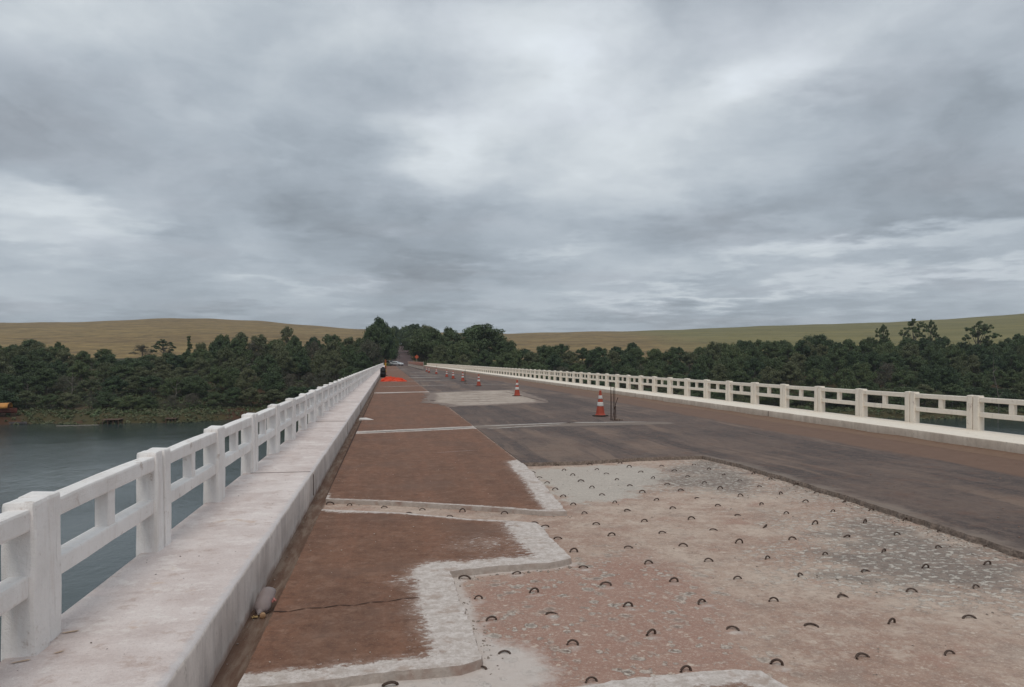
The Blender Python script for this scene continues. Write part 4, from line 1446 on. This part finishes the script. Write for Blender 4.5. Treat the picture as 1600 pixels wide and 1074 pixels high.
fld = t.mix(t.m('MULTIPLY', t.step(fn_, .5, .62), .75), fld, S(92, 80, 58))
fld = t.mix(t.m('MULTIPLY', t.step(fn_, .48, .38), .6), fld, S(160, 140, 104))
side = t.m('ADD', t.m('SUBTRACT', x, t.m('MULTIPLY', y, .23)), t.m('MULTIPLY', t.m('SUBTRACT', t.noise(P, .01, 4), .5), 60.0))
grn = t.mix(t.m('MULTIPLY', t.step(fn_, .5, .62), .5), grn, S(86, 84, 56))
fld = t.mix(t.step(side, 40, 110), fld, grn)
low_ = t.m('ADD', t.attr('wood'), t.m('MULTIPLY', t.m('SUBTRACT', t.noise(P, .15, 5, .7), .5), .5))
flo = t.mix(t.noise(P, .5, 5, .7), S(44, 50, 38), S(74, 70, 50))
flo = t.mix(t.m('MULTIPLY', t.step(t.noise(P, .08, 4, .6), .5, .62), .8), flo, S(84, 62, 50))
c = t.mix(t.step(low_, .35, .65), fld, flo)
bank = t.m('ADD', t.attr('bank'), t.m('MULTIPLY', t.m('SUBTRACT', t.noise(P, .35, 5, .7), .5), .8))
c = t.mix(t.step(bank, .4, .7), c, t.mix(t.noise(P, .25, 5, .65), S(58, 56, 42), S(84, 78, 52)))
c = t.mix(t.step(t.m('ADD', t.attr('mud'), t.m('MULTIPLY', t.m('SUBTRACT', t.noise(P, .6, 4), .5), .5)), .4, .7), c, S(78, 54, 44))
t.put(b.inputs['Base Color'], cal(t, c, 'field'))
bump(t, b, t.noise(P, .8, 5, .7), .6, .4)
me = mesh_from('ground', np.stack([X.ravel(), Y.ravel(), Z.ravel()], 1), fc, M_gr, True)
XF, YF = X.ravel(), Y.ravel()
dF = YF - shore(XF)
tF = YF * CP + XF * SP
set_attr(me, 'wood', sm((278 - tF) / 20) * (dF > -5))
set_attr(me, 'bank', sm((13 - dF) / 8))
set_attr(me, 'mud', np.maximum(.9 * np.exp(-((XF + 92) / 9) ** 2 - ((dF - 4) / 7) ** 2), np.maximum(.8 * np.exp(-(dF / 1.6) ** 2), .9 * np.exp(-((XF + 38) / 6) ** 2 - ((dF - 5) / 6) ** 2))))
tag(link('ground', me), kind='structure')

# water
M_wat, t, b = new_mat('river_water')
P = t.pos()
b.inputs['Base Color'].default_value = (.030, .048, .047, 1)
b.inputs['Roughness'].default_value = .12
b.inputs['IOR'].default_value = 1.33
b.inputs['Specular IOR Level'].default_value = .5
w1 = t.noise(t.mapv(P, (1, .55, 1)), 2.2, 5, .65)
w2 = t.noise(t.mapv(P, (1, .6, 1)), .35, 3, .5)
calm = t.step(t.noise(P, .03, 3, .5), .35, .65)
bump(t, b, t.m('ADD', t.m('MULTIPLY', w1, t.m('ADD', .4, t.m('MULTIPLY', calm, .6))), t.m('MULTIPLY', w2, 1.2)), .5, .16)
me = mesh_from('water', [(-1500, -260, ZW), (1500, -260, ZW), (1500, 260, ZW), (-1500, 260, ZW)], [(0, 1, 2, 3)], M_wat)
tag(link('water', me), kind='structure')

# road climbing away between the trees
vs, fs = [], []
yy = np.arange(235, 470, 3.0)
for q in yy:
    cx = 4.9 + (q - 235) * .004
    for j in range(9):
        a = j / 8 * 2 - 1
        vs.append((cx + a * 4.2, q, float(road_z(q)) + .02 - .05 * a * a + .03 * mnoise.noise(Vector((a * 3, q * .2, 0)))))
for i in range(len(yy) - 1):
    for j in range(8):
        a = i * 9 + j; fs.append((a, a + 1, a + 10, a + 9))
M_road, t, b = new_mat('far_road_in_shade')
n_ = t.noise(t.mapv(t.pos(), (1, .1, 1)), .8, 5, .6)
t.put(b.inputs['Base Color'], t.mix(n_, S(74, 60, 60), S(92, 76, 74)))  # shade of the overhanging trees is painted into this darker road colour
tag(link('road', mesh_from('road', vs, fs, M_road, True)), kind='structure')

# ------------------------------------------------------------------ vegetation
def leaf_mat(name, a, b_, c_, trans=.15):
    m, t, b = new_mat(name)
    oi = t.n.new('ShaderNodeObjectInfo').outputs['Random']
    ge = t.n.new('ShaderNodeNewGeometry').outputs['Random Per Island']
    n = t.noise(t.obj_coord(), .45, 4, .6)
    col = t.mix(oi, a, b_)
    col = t.mix(t.m('MULTIPLY', t.step(n, .42, .66), .75), col, c_)
    col = t.mix(t.m('MULTIPLY', ge, .45), col, t.v('SCALE', col, scale=.45))
    t.put(b.inputs['Base Color'], col)
    b.inputs['Roughness'].default_value = .65
    b.inputs['Specular IOR Level'].default_value = .25
    b.inputs['Transmission Weight'].default_value = 0
    b.inputs['Subsurface Weight'].default_value = 0
    return m


L_dark = leaf_mat('leaves_dark_green', (.036, .064, .034, 1), (.120, .145, .060, 1), (.125, .185, .080, 1))
L_olive = leaf_mat('leaves_olive', (.100, .120, .055, 1), (.150, .155, .078, 1), (.18, .20, .105, 1))
L_dry = leaf_mat('leaves_dry', (.12, .100, .072, 1), (.100, .110, .066, 1), (.14, .13, .09, 1))
L_bark = simple('bark_grey', (.20, .175, .15), .95, var=.5, scale=3)
L_bark2 = simple('bark_pale', (.38, .35, .31), .9, var=.4, scale=3)


def leaf_cloud(centres, radii, per, size, seed, flat=.75, up=.5):
    r = np.random.default_rng(seed)
    n = len(centres)
    tot = int(per * n)
    ci = r.integers(0, n, tot)
    d = r.normal(size=(tot, 3)); d /= np.linalg.norm(d, axis=1)[:, None]
    rad = radii[ci][:, None] * (r.uniform(.35, 1, (tot, 1)) ** .5)
    off = d * rad; off[:, 2] *= flat
    P = centres[ci] + off
    nrm = d * .6 + r.normal(size=(tot, 3)) * .5 + np.array([0, 0, up])
    nrm /= np.linalg.norm(nrm, axis=1)[:, None]
    a = np.cross(nrm, r.normal(size=(tot, 3))); a /= np.linalg.norm(a, axis=1)[:, None]
    b = np.cross(nrm, a)
    s = size * r.uniform(.5, 1.3, (tot, 1))
    V = np.stack([P - a * s, P + b * s * .45 + nrm * s * .12, P + a * s, P - b * s * .45 + nrm * s * .12], 1).reshape(-1, 3)
    Fc = np.arange(tot * 4).reshape(-1, 4)
    return V, Fc


def make_tree(kind, seed):
    """a tree 10 m tall standing at its own origin: returns (trunk mesh, crown mesh)"""
    r = np.random.default_rng(seed)
    H = 10.0
    bm = bmesh.new()
    cs, rs = [], []
    if kind == 'broad': nl, R0, base, mat, size, per, bark = 13, 4.5, .16, L_dark, .20, 105, L_bark
    elif kind == 'dome': nl, R0, base, mat, size, per, bark = 17, 5.6, .12, L_dark, .21, 110, L_bark
    elif kind == 'olive': nl, R0, base, mat, size, per, bark = 12, 4.2, .18, L_olive, .19, 95, L_bark
    elif kind == 'airy': nl, R0, base, mat, size, per, bark = 13, 3.2, .22, L_dark, .17, 60, L_bark
    elif kind == 'column': nl, R0, base, mat, size, per, bark = 9, 1.1, .06, L_dark, .18, 110, L_bark
    elif kind == 'dry': nl, R0, base, mat, size, per, bark = 10, 4.0, .15, L_dry, .14, 75, L_bark
    elif kind == 'bush': nl, R0, base, mat, size, per, bark = 12, 6.5, .04, L_dark, .26, 110, L_bark
    tr = [(0, 0, -.5)]
    top = H * (.75 if kind != 'airy' else .85)
    for k in range(1, 7):
        q = tr[-1]
        tr.append((q[0] + r.normal() * .18, q[1] + r.normal() * .18, top * k / 6))
    tube(bm, tr, [.26, .21, .18, .15, .11, .07, .03], 7, False)
    ph = r.uniform(0, 6.28)
    for i in range(nl):
        if kind == 'column':
            c = np.array([r.normal() * .15, r.normal() * .15, H * (.12 + .8 * i / (nl - 1))]); br = R0 * (1 - .55 * i / nl) * r.uniform(.8, 1.1)
        else:
            a = ph + i * 2.4; f = (i + .5) / nl
            zc = H * (base + .12 + (.80 - base) * f ** .85)
            rr = R0 * (1 - f ** 2.2) ** .6 * r.uniform(.4, .9) * (1.25 if kind == 'airy' else 1)
            if i == nl - 1: rr = R0 * .1
            c = np.array([math.cos(a) * rr, math.sin(a) * rr, zc])
            br = R0 * (.50 - .16 * f) * r.uniform(.6, 1.25)
            if kind == 'airy': br = R0 * .42 * r.uniform(.7, 1.1)
            if kind == 'dry': br = R0 * .5 * r.uniform(.8, 1.1)
        # limb to the lobe
        h0 = min(top * .9, max(.6, c[2] * .55))
        k = h0 / top * 6; j = int(min(k, 5)); q = np.array(tr[j]) + (np.array(tr[j + 1]) - np.array(tr[j])) * (k - j)
        mid_ = (q + c) / 2 + np.array([0, 0, -.25])
        tube(bm, [q, mid_, c], [.11, .07, .02], 5, False)
        ncl = {'dry': 9, 'airy': 10}.get(kind, 13)
        for _ in range(ncl):
            d = r.normal(size=3); d /= np.linalg.norm(d)
            if d[2] < -.35: d[2] *= .4
            cc = c + d * br * r.uniform(.55, 1.0) * np.array([1, 1, .72])
            cs.append(cc); rs.append(br * (r.uniform(.16, .34) if kind == 'airy' else r.uniform(.26, .58)))
            if kind in ('dry', 'airy'):
                tube(bm, [c, (c + cc) / 2 + r.normal(size=3) * .1, cc], [.035, .025, .01], 4, False)
    cs = np.array(cs); rs = np.array(rs)
    mz = (cs[:, 2] + rs).max(); cs[:, 2] *= (H / mz)
    V, Fc = leaf_cloud(cs, rs, per, size, seed + 100)
    # stray outer leaves loosen the outline
    V2, F2 = leaf_cloud(cs, rs * 1.5, per * .12, size, seed + 200)
    V = np.vstack([V, V2]); Fc = np.vstack([Fc, F2 + Fc.max() + 1])
    return bm_mesh('trunk', bm, bark, True), mesh_from('crown', V, Fc, mat)


protos = {}
for kd, ns in (('broad', 5), ('dome', 4), ('olive', 4), ('airy', 3), ('column', 1), ('dry', 3), ('bush', 3)):
    protos[kd] = [make_tree(kd, 11 * i + 1000 + len(kd) * 37) for i in range(ns)]
WID = {'broad': 4.4, 'dome': 5.6, 'olive': 4.0, 'airy': 3.2, 'column': 1.1, 'dry': 4.0, 'bush': 6.5}


def tree(kind, x, y, h, label, group=None, wide=1.0, name='tree', cat='tree', sink=.2):
    tr, cr = protos[kind][int(rng.integers(len(protos[kind])))]
    root = empty(name, (x, y, float(ground_z(x, y)) - sink), rng.uniform(0, 6.28))
    s_ = h / 10
    root.scale = (s_ * wide, s_ * wide, s_)
    tag(root, label, cat, group)
    link('trunk', tr, root); link('crown', cr, root)
    return root


top_px = [-150, 0, 40, 70, 110, 140, 150, 200, 215, 240, 285, 310, 330, 370, 400, 440, 480, 520, 560, 572]
top_py = [528, 536, 533, 534, 536, 552, 550, 558, 556, 550, 552, 540, 524, 519, 520, 524, 527, 524, 529, 528]
topr_px = [790, 810, 822, 850, 880, 905, 940, 1000, 1020, 1060, 1090, 1112, 1130, 1180, 1240, 1290, 1340, 1380, 1400, 1460, 1520, 1560, 1600, 1750]
topr_py = [533, 545, 541, 534, 537, 545, 542, 534, 543, 541, 547, 530, 532, 529, 526, 530, 525, 529, 531, 527, 534, 535, 526, 525]


def top_z(py, t): return EYE + (HY - py) / F * t


zone_txt = [(-400, 150, 'above the yellow-roofed boat'), (150, 330, 'behind the jetties'), (330, 480, 'behind the walkway railing'), (480, 575, 'beside the bridge end'),
            (575, 820, 'beside the hill road'), (820, 1100, 'behind the distant cream railing'), (1100, 1400, 'behind the middle cream railing'), (1400, 2500, 'behind the near cream railing')]
kind_txt = {'broad': 'dark green leafy', 'dome': 'broad domed dark green', 'olive': 'dull olive green', 'airy': 'thin-crowned open', 'dry': 'sparse greyish brown half-bare', 'bush': 'low spreading dark green', 'column': 'narrow columnar'}


def wood(px0, px1, tops, rows):
    lo_px, lo_py = tops
    for ri, (off, py_mix, hmin, kinds, gap) in enumerate(rows):
        px = px0 + rng.uniform(0, 15)
        while px < px1:
            # depth of the shoreline at this column, by a few steps
            t = 190.0
            for _ in range(4):
                x, y = AT(px, t); t += float(shore(x)) - y
            t += off * rng.uniform(.85, 1.15) + 1
            x, y = AT(px, t)
            if -4.5 < x < 15 and y > 190:
                px += 6; continue
            gz = float(ground_z(x, y))
            tp = np.interp(px, lo_px, lo_py)
            py = tp * (1 - py_mix) + (HY + (EYE - gz) * F / t) * py_mix
            h = top_z(py, t) - gz
            h = max(hmin, min(h * (rng.uniform(.84, 1.1) if ri < 3 else rng.uniform(.93, 1.10)), 18))
            kd = kinds[int(rng.integers(len(kinds)))]
            zt = next(s_ for a, b, s_ in zone_txt if a <= px < b)
            rowt = 'low on the bank' if ri == 0 else ('deep in the wood' if ri in (1, 2) else 'along the wood top')
            lb = f'{kind_txt[kd]} tree {rowt} {zt}'
            wd = min(1.35, max(.75, 7.5 / h)) * rng.uniform(.9, 1.15)
            tree(kd, x, y, h, lb, f'{kind_txt[kd]} trees {rowt} {zt}', wd)
            px += gap * rng.uniform(.7, 1.3)


rowsL = [(9, .72, 2.5, ['bush', 'bush', 'dry', 'olive', 'broad'], 30), (20, .50, 5, ['broad', 'broad', 'olive', 'dry', 'dome'], 33), (33, .30, 5, ['broad', 'dome', 'olive', 'olive'], 33),
         (47, .13, 5, ['broad', 'dome', 'broad', 'olive', 'dry'], 31), (62, .0, 4, ['broad', 'broad', 'dome', 'olive'], 30)]
wood(-260, 578, (top_px, top_py), rowsL)
rowsR = [(9, .66, 3, ['bush', 'broad', 'olive', 'bush'], 34), (21, .45, 5, ['broad', 'broad', 'dome', 'olive', 'dry'], 36), (34, .26, 5, ['broad', 'dome', 'broad', 'olive'], 34),
         (48, .10, 5, ['broad', 'dome', 'broad', 'olive'], 32), (63, .0, 4, ['broad', 'broad', 'dome', 'broad'], 31)]
wood(790, 1860, (topr_px, topr_py), rowsR)
wood(650, 800, ([640, 690, 740, 800], [528, 526, 524, 536]), [rowsR[1], rowsR[2]])

# the trees one can tell apart
def special(kind, px, top, t, wpx, label, name='tree'):
    x, y = AT(px, t)
    h = top_z(top, t) - float(ground_z(x, y)) + .2
    wide = (wpx / 2 / F * t) / (WID[kind] * h / 10)
    tree(kind, x, y, h, label, None, wide, name)


special('dome', 592, 494, 246, 46, 'tall dark tree towering over the walkway end of the bridge')
special('broad', 584, 505, 240, 40, 'dark leafy tree at the foot of the tallest tree by the bridge end')
special('dry', 577, 528, 232, 44, 'greyish half-bare tree leaning over the end of the walkway railing')
special('broad', 608, 509, 300, 26, 'dark tree behind the tallest one, next to the road gap')
special('broad', 618, 508, 470, 20, 'far tree closing the road gap on its walkway side')
special('dome', 633, 510, 520, 24, 'round-topped tree closing the far end of the road gap')
special('olive', 668, 506, 285, 42, 'grey-green round tree on the cone side of the road gap')
special('broad', 650, 520, 330, 34, 'dark tree edging the road gap, before the grey-green round tree')
special('broad', 703, 509, 275, 36, 'dark tree between the grey-green round tree and the big dome')
special('dome', 752, 505, 258, 92, 'big dome-shaped dark tree beside the far railing end')
special('dome', 722, 530, 246, 60, 'lower dark tree in front of the big dome-shaped tree')
special('broad', 790, 531, 250, 44, 'dark tree sloping down from the big dome toward the river')
special('broad', 690, 538, 243, 40, 'leafy tree right behind the orange road sign')
special('broad', 605, 530, 285, 22, 'shady tree beside the parked white cars')
special('broad', 643, 528, 420, 22, 'distant tree halfway up the road, cone side')
special('broad', 612, 522, 400, 18, 'distant tree halfway up the road, walkway side')
special('dry', 655, 545, 262, 26, 'reddish brown scrubby tree behind the far end of the mesh fence')
special('airy', 254, 530, 262, 36, 'small open-crowned tree standing against the straw field')
special('column', 295, 525, 262, 9, 'narrow upright columnar tree against the straw field')
special('dry', 222, 537, 268, 30, 'bare grey twiggy tree against the straw field')
special('olive', 449, 508, 285, 24, 'lone round olive tree rising above the wood before the straw hill')
special('dome', 50, 529, 275, 38, 'flat dark tree at the field edge above the boat')
special('broad', 165, 544, 246, 32, 'pointed dark tree poking up from the dip in the wood')
special('airy', 1427, 498, 262, 34, 'tall open-crowned tree on the skyline, first of a loose pair')
special('airy', 1455, 499, 268, 26, 'slender open-crowned tree beside its taller twin on the skyline')
special('airy', 1380, 506, 255, 26, 'small ragged tree poking above the wood below the green hill')
special('airy', 1532, 501, 258, 50, 'wide ragged open-crowned tree against the green hill')
special('broad', 1590, 521, 252, 50, 'dark leafy tree at the rim of the wood under the hill crest')
special('broad', 1275, 521, 256, 50, 'dark spiky-topped tree on the rim of the wood below the green hill')

# pale dead trunks in front of the wood
def snag(px, py0, py1, t, label, sd, mat=L_bark):
    x, y = AT(px, t)
    r = np.random.default_rng(sd)
    z0 = float(ground_z(x, y)); z1 = top_z(py1, t)
    root = empty('dead_tree', (x, y, z0)); tag(root, label, 'dead tree')
    bm = bmesh.new(); h = z1 - z0
    pts = [(0, 0, 0)]
    for k in range(1, 8): pts.append((pts[-1][0] + r.normal() * .3, pts[-1][1] + r.normal() * .2, h * k / 7))
    tube(bm, pts, [.12, .12, .11, .1, .08, .06, .04, .02], 6)
    link('trunk', bm_mesh('snag', bm, mat, True), root)
    for k in (3, 4, 5):
        q = pts[k]; s_ = 1 if k % 2 else -1
        bm = bmesh.new(); tube(bm, [q, (q[0] + s_ * 1.0, q[1], q[2] + 1.0), (q[0] + s_ * 1.5, q[1], q[2] + 2.4)], [.05, .04, .015], 5)
        link('branch', bm_mesh('branch', bm, mat, True), root)
snag(110, 620, 575, 184, 'pale crooked dead trunk showing against the dark wood above the boat', 1)
snag(273, 620, 590, 188, 'pale thin dead trunk above the small jetties', 2)
snag(1553, 590, 543, 176, 'white forked dead tree in front of the wood by the hill crest', 3)

# undergrowth and bank grass
def scatter_under(name, n, f, size, mat, seed, kind='stuff'):
    r = np.random.default_rng(seed)
    pts, rad = [], []
    while len(pts) < n:
        p = f(r)
        if p is None: continue
        pts.append(p[:3]); rad.append(p[3])
    V, Fc = leaf_cloud(np.array(pts), np.array(rad), 26, size, seed, .7, .7)
    tag(link(name, mesh_from(name, V, Fc, mat)), kind=kind)


def under(r):
    px = r.uniform(-180, 1800); t = 190
    for _ in range(3):
        x, y = AT(px, t); t += float(shore(x)) - y
    x, y = AT(px, t + 3 + 62 * r.uniform() ** 1.2)
    if -2 < x < 12 and y > 205: return None
    z = float(ground_z(x, y)); q = r.uniform(.5, 1.7)
    d = y - shore(x)
    if d < 9: q *= .5
    return (x, y, z + q * .35, q)
scatter_under('undergrowth', 4200, under, .30, L_dark, 5)
def bankg(r):
    px = r.uniform(-180, 1800); t = 190
    for _ in range(3):
        x, y = AT(px, t); t += float(shore(x)) - y
    x, y = AT(px, t + r.uniform(-.4, 9))
    if abs(x + 92) < 8 and r.uniform() < .8: return None
    z = float(ground_z(x, y)); q = r.uniform(.25, .8)
    return (x, y, max(z, ZW) + q * .2, q)
scatter_under('bank_grass', 2600, bankg, .22, L_olive, 6)
def roadside(r):
    y = r.uniform(238, 480); s_ = -1 if r.uniform() < .5 else 1
    x = 5 + s_ * r.uniform(5.0, 13)
    q = r.uniform(.4, 1.5)
    return (x, y, float(ground_z(x, y)) + q * .4, q)
scatter_under('roadside_scrub', 900, roadside, .30, L_olive, 7)

# roadside wall of trees up the hill, closing over the road
for i, yq in enumerate(np.arange(268, 470, 13)):
    for s_ in (-1, 1):
        x = 5 + s_ * (rng.uniform(9.0, 10.5) - 2.6 * min(1, (yq - 268) / 90)) + (yq - 235) * .004
        sd = 'walkway side' if s_ < 0 else 'cone side'
        nm = 'dark leafy tree in the avenue up the hill, ' + sd
        tree('broad' if i % 3 else 'dome', x, yq + rng.uniform(-4, 4), rng.uniform(9.5, 13.5), nm, 'avenue trees on the ' + sd, 1.0)
for i, x in enumerate((-6, 1, 5, 9, 16)):
    tree('dome' if i % 2 else 'broad', x, 474 + 5 * (i % 2), rng.uniform(9, 12), 'dark tree closing the top of the hill road', 'trees closing the hill road', 1.1, sink=.6)

# ------------------------------------------------------------------ things on the river bank
# yellow-roofed boat hauled up at the bank
M_tarp = simple('yellow_tarp', (.62, .28, .07), .6, var=.35, scale=1.5)
M_hull = simple('red_hull', (.16, .045, .03), .7, var=.4, scale=2)
bx, by = AT(-6, 172)
boat = empty('boat', (bx, by, ZW + 2.6), R(8)); tag(boat, 'red-brown boat shelter with a curved yellow roof at the river bank', 'boat')
bm = bmesh.new()
K, Nn = 12, 8
for i in range(Nn):
    for j in range(K):
        a = math.pi * j / (K - 1)
        bm.verts.new((-3.6 + 6.4 * i / (Nn - 1), -math.cos(a) * 1.7, 1.0 + math.sin(a) ** .7 * 1.15 + .15 * (i / (Nn - 1) - .4) ** 2))
bm.verts.ensure_lookup_table()
for i in range(Nn - 1):
    for j in range(K - 1):
        a = i * K + j; bm.faces.new([bm.verts[q] for q in (a, a + 1, a + K + 1, a + K)])
o = link('canopy', bm_mesh('canopy', bm, M_tarp, True), boat); o.modifiers.new('th', 'SOLIDIFY').thickness = .06
bm = bmesh.new()
secs = [(-4.0, 1.3), (-2, 1.6), (1, 1.65), (3, 1.2), (4.2, .1)]
rows = []
for a, wd in secs:
    rows.append([bm.verts.new(p) for p in ((a, -wd, 1.0), (a, -wd * .75, .1), (a, 0, -.15), (a, wd * .75, .1), (a, wd, 1.0))])
for a, c in zip(rows, rows[1:]):
    for k in range(4): bm.faces.new((a[k], a[k + 1], c[k + 1], c[k]))
bm.faces.new(rows[0])
o = link('hull', bm_mesh('hull', bm, M_hull, False), boat); o.modifiers.new('th', 'SOLIDIFY').thickness = .08
bm = bmesh.new(); add_box(bm, -3.2, 2.2, -1.15, 1.15, .4, 1.9, .05)
link('cabin', bm_mesh('cabin', bm, M_hull), boat)

def jetty(px, t, wd, label):
    x, y = AT(px, t)
    root = empty('jetty', (x, y, ZW)); tag(root, label, 'jetty')
    M = simple('jetty_planks', (.16, .10, .07), .9, var=.4, scale=2)
    bm = bmesh.new(); add_box(bm, -wd / 2, wd / 2, -1.6, 2.5, .95, 1.10, .02)
    link('platform', bm_mesh('platform', bm, M), root)
    for sx in np.linspace(-wd / 2 + .15, wd / 2 - .15, 4):
        for sy in (-1.4, 1.0):
            bm = bmesh.new(); tube(bm, [(sx, sy, -1.5), (sx, sy, .95)], .09, 6)
            link('leg', bm_mesh('leg', bm, M), root)
jetty(176, 172.5, 3.7, 'weathered wooden jetty on dark stilts, the wider of two')
jetty(269, 176, 2.4, 'small wooden jetty on stilts nearest to the railing')
x0, y0_ = AT(88, 166.5); x1, y1_ = AT(154, 169)
bm = bmesh.new(); tube(bm, [(x0, y0_, ZW + .05), ((x0 + x1) / 2, (y0_ + y1_) / 2, ZW + .04), (x1, y1_, ZW + .05)], .04, 6)
o = link('floating_pole', bm_mesh('fp', bm, M_wood)); tag(o, 'long pale pole floating along the waterline before the jetties', 'pole')
x, y = AT(28, 171)
bm = bmesh.new()
rows = []
for a, wd in [(-1.9, .05), (-1.2, .4), (0, .5), (1.2, .4), (1.9, .05)]:
    rows.append([bm.verts.new(p) for p in ((a, -wd, .42 + .1 * abs(a) / 2), (a, -wd * .6, .05), (a, wd * .6, .05), (a, wd, .42 + .1 * abs(a) / 2))])
for a, c in zip(rows, rows[1:]):
    for k in range(3): bm.faces.new((a[k], a[k + 1], c[k + 1], c[k]))
o = link('rowing_boat', bm_mesh('rb', bm, simple('rowboat_grey', (.17, .15, .15), .7)), None, (x, y, float(ground_z(x, y)) + .02)); o.modifiers.new('th', 'SOLIDIFY').thickness = .05
tag(o, 'small grey rowing boat pulled up on the mud beside the yellow-roofed boat', 'rowing boat')
# loose stones and crumbs of concrete
def stones(n, f, mat, seed, s0=.004, s1=.016):
    r = np.random.default_rng(seed)
    base = np.array([(1, 0, 0), (-1, 0, 0), (0, 1, 0), (0, -1, 0), (0, 0, 1), (0, 0, -1)], float)
    tri = np.array([(0, 2, 4), (2, 1, 4), (1, 3, 4), (3, 0, 4), (2, 0, 5), (1, 2, 5), (3, 1, 5), (0, 3, 5)])
    V, Fc = [], []
    for i in range(n):
        x, y, z = f(r)
        s_ = s0 + (s1 - s0) * r.uniform() ** 3
        a = r.uniform(0, 6.28)
        q = base * r.uniform(.6, 1.3, (6, 3)) * s_ * np.array([1.2, .8, .6])
        rot_ = np.array([[math.cos(a), -math.sin(a), 0], [math.sin(a), math.cos(a), 0], [0, 0, 1]])
        V.append(q @ rot_.T + (x, y, z + s_ * .3)); Fc.append(tri + 6 * i)
    tag(link('gravel', mesh_from('gravel', np.vstack(V), np.vstack(Fc), mat)), kind='stuff')
def on_deck(r):
    k = r.uniform()
    if k < .45:
        p = AS_right[int(r.integers(len(AS_right) - 1))]; q = AS_right[AS_right.index(p) + 1]; u = r.uniform()
        return (p[0] + (q[0] - p[0]) * u - .02 - abs(r.normal()) * .12, p[1] + (q[1] - p[1]) * u, ZD)
    if k < .6:
        pl = (A_r3, A_r2, B_bot)[int(r.integers(3))]
        i = int(r.integers(len(pl) - 1)); u = r.uniform()
        return (pl[i][0] + (pl[i + 1][0] - pl[i][0]) * u + abs(r.normal()) * .05 + .02, pl[i][1] + (pl[i + 1][1] - pl[i][1]) * u - .03 - abs(r.normal()) * .04, ZD)
    if k < .72: return (-.88 + abs(r.normal()) * .04, r.uniform(2, 25), ZD)
    return (r.uniform(2.2, 5.2), r.uniform(2.5, 12.0) , ZD)
stones(1500, on_deck, simple('stone_grey', S(150, 138, 128), .9, var=.5, scale=40), 3, .003, .013)
stones(260, lambda r: (r.uniform(-.7, 1.3), 3.8 + 12 * r.uniform() ** 1.6, .001), simple('crumb_pale', S(172, 160, 148), .9), 4, .002, .008)
stones(500, lambda r: (r.uniform(5.6, 10.4), 5 + 25 * r.uniform() ** 1.4, .007), simple('crumb_brown', S(140, 112, 96), .9), 5, .003, .012)
stones(160, lambda r: (r.uniform(-1.6, -.95), r.uniform(2.5, 14), ZL + .001), simple('crumb_dark', S(110, 98, 90), .9), 6, .002, .006)

# thin river haze
bm = bmesh.new(); add_box(bm, -2700, 2900, -1600, 3700, -60, 140)
M_haze = bpy.data.materials.new('haze_air'); M_haze.use_nodes = True
hn = M_haze.node_tree; hn.nodes.clear()
ho = hn.nodes.new('ShaderNodeOutputMaterial'); hv = hn.nodes.new('ShaderNodeVolumePrincipled')
hv.inputs['Color'].default_value = (.84, .91, .98, 1)
hv.inputs['Density'].default_value = .00013
hv.inputs['Anisotropy'].default_value = 0.0
hn.links.new(hv.outputs[0], ho.inputs['Volume'])
tag(link('haze', bm_mesh('haze', bm, M_haze)), kind='stuff')
print('objects', len(bpy.data.objects), 'loops', len(loops))
